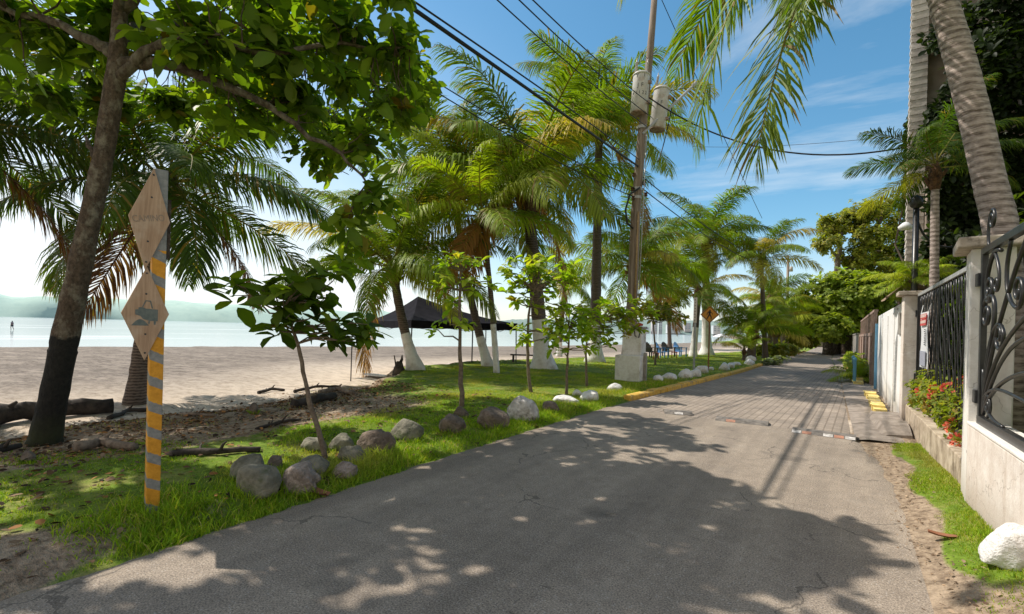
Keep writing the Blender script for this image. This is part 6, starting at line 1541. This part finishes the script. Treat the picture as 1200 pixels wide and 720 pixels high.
shrub('dark broad-leaved garden shrubs around the foot of the building', [(2.6, 13.5, 2.0, .8, 1.3, 1.6), (3.6, 12.5, 2.6, 1.0, 1.3, 1.8), (4.6, 9.5, 2.8, 1.3, 1.2, 1.8), (3.3, 15.6, 3.0, 1.2, .8, 2.0), (5.2, 12.5, 3.6, 1.3, 1.0, 2.0)], 1300, 8, .22, DK, [.35, .35, .18, .12], 93)
def fan_plant(label, base, n, L, kind, seed, cat='fern', size=.3, lo=-5, hi=75):
    r = empty('fern_plant' if cat == 'fern' else 'low_palm', base, 0, label, cat); rnd = random.Random(seed)
    for i in range(n):
        a = i*2.4+rnd.uniform(-.3, .3); la = hi+(lo-hi)*i/(n-1); j = min(range(len(LAUNCH)), key=lambda q: abs(LAUNCH[q]-la))
        f = link('frond', rnd.choice(FR[kind][j]), r, (0, 0, 0)); s = size*rnd.uniform(.85, 1.15); f.scale = (s, s, s); f.rotation_euler = (0, 0, a)
fan_plant('spiky lime-green plant spreading over the ragged post cap', (1.25, 12.7, 2.8), 22, 1, 'lime', 97, size=.22, lo=0)
fan_plant('dark arching palm leaves behind the iron grille post', (3.0, 7.9, .3), 14, 1, 'deep', 98, 'palm plant', size=.55, lo=5)
fan_plant('green palm clump at the right edge behind the big trunk', (3.3, 6.3, 0.9), 12, 1, 'green', 99, 'palm plant', size=.5, lo=5)
fan_plant('small lime palm plant growing by the light blue bollards', (.62, 22.4, .1), 14, 1, 'lime', 100, 'palm plant', size=.3, lo=10)
shrub('leafy verge plants beside the brown boundary wall', [(.6, 24.2, .5, .3, .7, .5), (.55, 27, .5, .3, 1.2, .45), (.4, 31, .5, .3, 1.6, .5)], 260, 8, .2, FIC, [.4, .3, .2, .1], 103)

# ------------------------------------------------------------------ far beach: person, parasols, buildings across the bay
def person():
    b = atz(14, 387, -.98); root = empty('person', b, radians(-60), 'distant person in dark clothes walking on the wet sand at far left', 'person')
    J = {'pel': (0, 0, .95), 'sp': (0, 0, 1.15), 'ch': (0, .01, 1.35), 'nk': (0, 0, 1.5), 'hd': (0, -.01, 1.6), 'ht': (0, -.01, 1.72),
         'hl': (.09, 0, .9), 'kl': (.1, -.14, .5), 'al': (.1, -.05, .08), 'tl': (.1, -.2, .04), 'hr': (-.09, 0, .9), 'kr': (-.1, .05, .49), 'ar': (-.1, .26, .12), 'tr': (-.1, .13, .05),
         'sl': (.18, 0, 1.42), 'el': (.23, .1, 1.13), 'wl': (.23, .02, .9), 'fl': (.23, -.02, .8), 'sr': (-.18, 0, 1.42), 'er': (-.23, -.02, 1.13), 'wr': (-.22, -.16, .95), 'fr': (-.22, -.22, .88)}
    R_ = dict(pel=.13, sp=.12, ch=.14, nk=.05, hd=.09, ht=.07, hl=.085, kl=.055, al=.04, tl=.035, hr=.085, kr=.055, ar=.04, tr=.035, sl=.06, el=.04, wl=.03, fl=.035, sr=.06, er=.04, wr=.03, fr=.035)
    E_ = [('pel', 'sp'), ('sp', 'ch'), ('ch', 'nk'), ('nk', 'hd'), ('hd', 'ht'), ('pel', 'hl'), ('hl', 'kl'), ('kl', 'al'), ('al', 'tl'), ('pel', 'hr'), ('hr', 'kr'), ('kr', 'ar'), ('ar', 'tr'), ('ch', 'sl'), ('sl', 'el'), ('el', 'wl'), ('wl', 'fl'), ('ch', 'sr'), ('sr', 'er'), ('er', 'wr'), ('wr', 'fr')]
    def skin(name, keys, grow, mat):
        ks = list(keys); me = bpy.data.meshes.new(name); me.from_pydata([J[k] for k in ks], [(ks.index(a), ks.index(c)) for a, c in E_ if a in ks and c in ks], [])
        o = link(name, me, root); o.modifiers.new('skin', 'SKIN'); o.modifiers.new('sub', 'SUBSURF').levels = 1
        if not me.skin_vertices: me.skin_vertices.new()
        for i, k in enumerate(ks):
            s = me.skin_vertices[0].data[i]; s.radius = (R_[k]*grow, R_[k]*grow); s.use_root = (i == 0)
        me.materials.append(MT[mat]); return o
    skin('body', J.keys(), 1.0, 'skin')
    skin('shirt', ['sp', 'ch', 'sl', 'sr', 'el', 'er'], 1.22, 'cloth_mauve'); skin('trousers', ['pel', 'hl', 'kl', 'hr', 'kr'], 1.2, 'cloth_dark')
    MB().lathe([(.0, 1.74), (.06, 1.73), (.1, 1.66), (.095, 1.6), (.05, 1.56)][::-1], (0, .02, 0), 10).build('hair', MT['cloth_dark'], root, True)
person()
def parasol(label, px, py, w):
    b = gat(px, py); d = (b-CAM).dot(fw); R_ = w/2*d/F; root = empty('beach_umbrella', b, 0, label, 'beach umbrella', 'beach umbrellas on the sand')
    m = MB(); n = 8
    m.v.append((0, 0, 2.35))
    for k, (rr, z) in enumerate(((.4, 2.22), (.75, 2.02), (1, 1.78))):
        for i in range(n*2): a = i*pi/n; q = rr*R_*(1 if i % 2 == 0 else .96); m.v.append((cos(a)*q, sin(a)*q, z-(0 if i % 2 == 0 else .03)))
    N = n*2
    for i in range(N): m.f.append((0, 1+i, 1+(i+1) % N)); m.m.append(0)
    for k in range(2):
        for i in range(N): a = 1+k*N+i; b2 = 1+k*N+(i+1) % N; m.f.append((a, a+N, b2+N, b2)); m.m.append(0)
    m.build('canopy', MT['white_cloth'], root); MB().tube([(0, 0, -.2), (0, 0, 2.45)], .03, 6).build('pole', MT['steel'], root)
parasol('wide white beach umbrella seen just right of the walking sign post', 845, 407, 19)
parasol('smaller white beach umbrella between the grey post and the walking sign palms', 842, 404.5, 9)
def far_building(label, px, y0, y1, w, d, mat, dep=14, fl=5):
    z0 = -1; c = pd(px, y0, d); s = d/F; W = w*s; Hh = (y0-y1)*s; c.z = max(pd(px, y0, d).z, -1)
    r = empty('hotel_building', c, YAW-radians(5), label, 'building', 'pale buildings across the bay')
    MB().box2((-W/2, 0, -8), (W/2, W*.6+8, Hh)).build('wall', MT[mat], r)
    MB().box2((-W/2-.4, -.4, Hh+.01), (W/2+.4, W*.6+8.4, Hh+1)).build('roof', MT['far_wall'], r)
    n = max(2, int(W/7))
    for k in range(fl):
        m = MB(); z = Hh*(k+.35)/fl
        for i in range(n): x = -W/2+W*(i+.5)/n; m.box((x, -.15, z+Hh/fl*.2), (W/n*.55, .25, Hh/fl*.45))
        m.build('window_row', MT['far_glass'], r)
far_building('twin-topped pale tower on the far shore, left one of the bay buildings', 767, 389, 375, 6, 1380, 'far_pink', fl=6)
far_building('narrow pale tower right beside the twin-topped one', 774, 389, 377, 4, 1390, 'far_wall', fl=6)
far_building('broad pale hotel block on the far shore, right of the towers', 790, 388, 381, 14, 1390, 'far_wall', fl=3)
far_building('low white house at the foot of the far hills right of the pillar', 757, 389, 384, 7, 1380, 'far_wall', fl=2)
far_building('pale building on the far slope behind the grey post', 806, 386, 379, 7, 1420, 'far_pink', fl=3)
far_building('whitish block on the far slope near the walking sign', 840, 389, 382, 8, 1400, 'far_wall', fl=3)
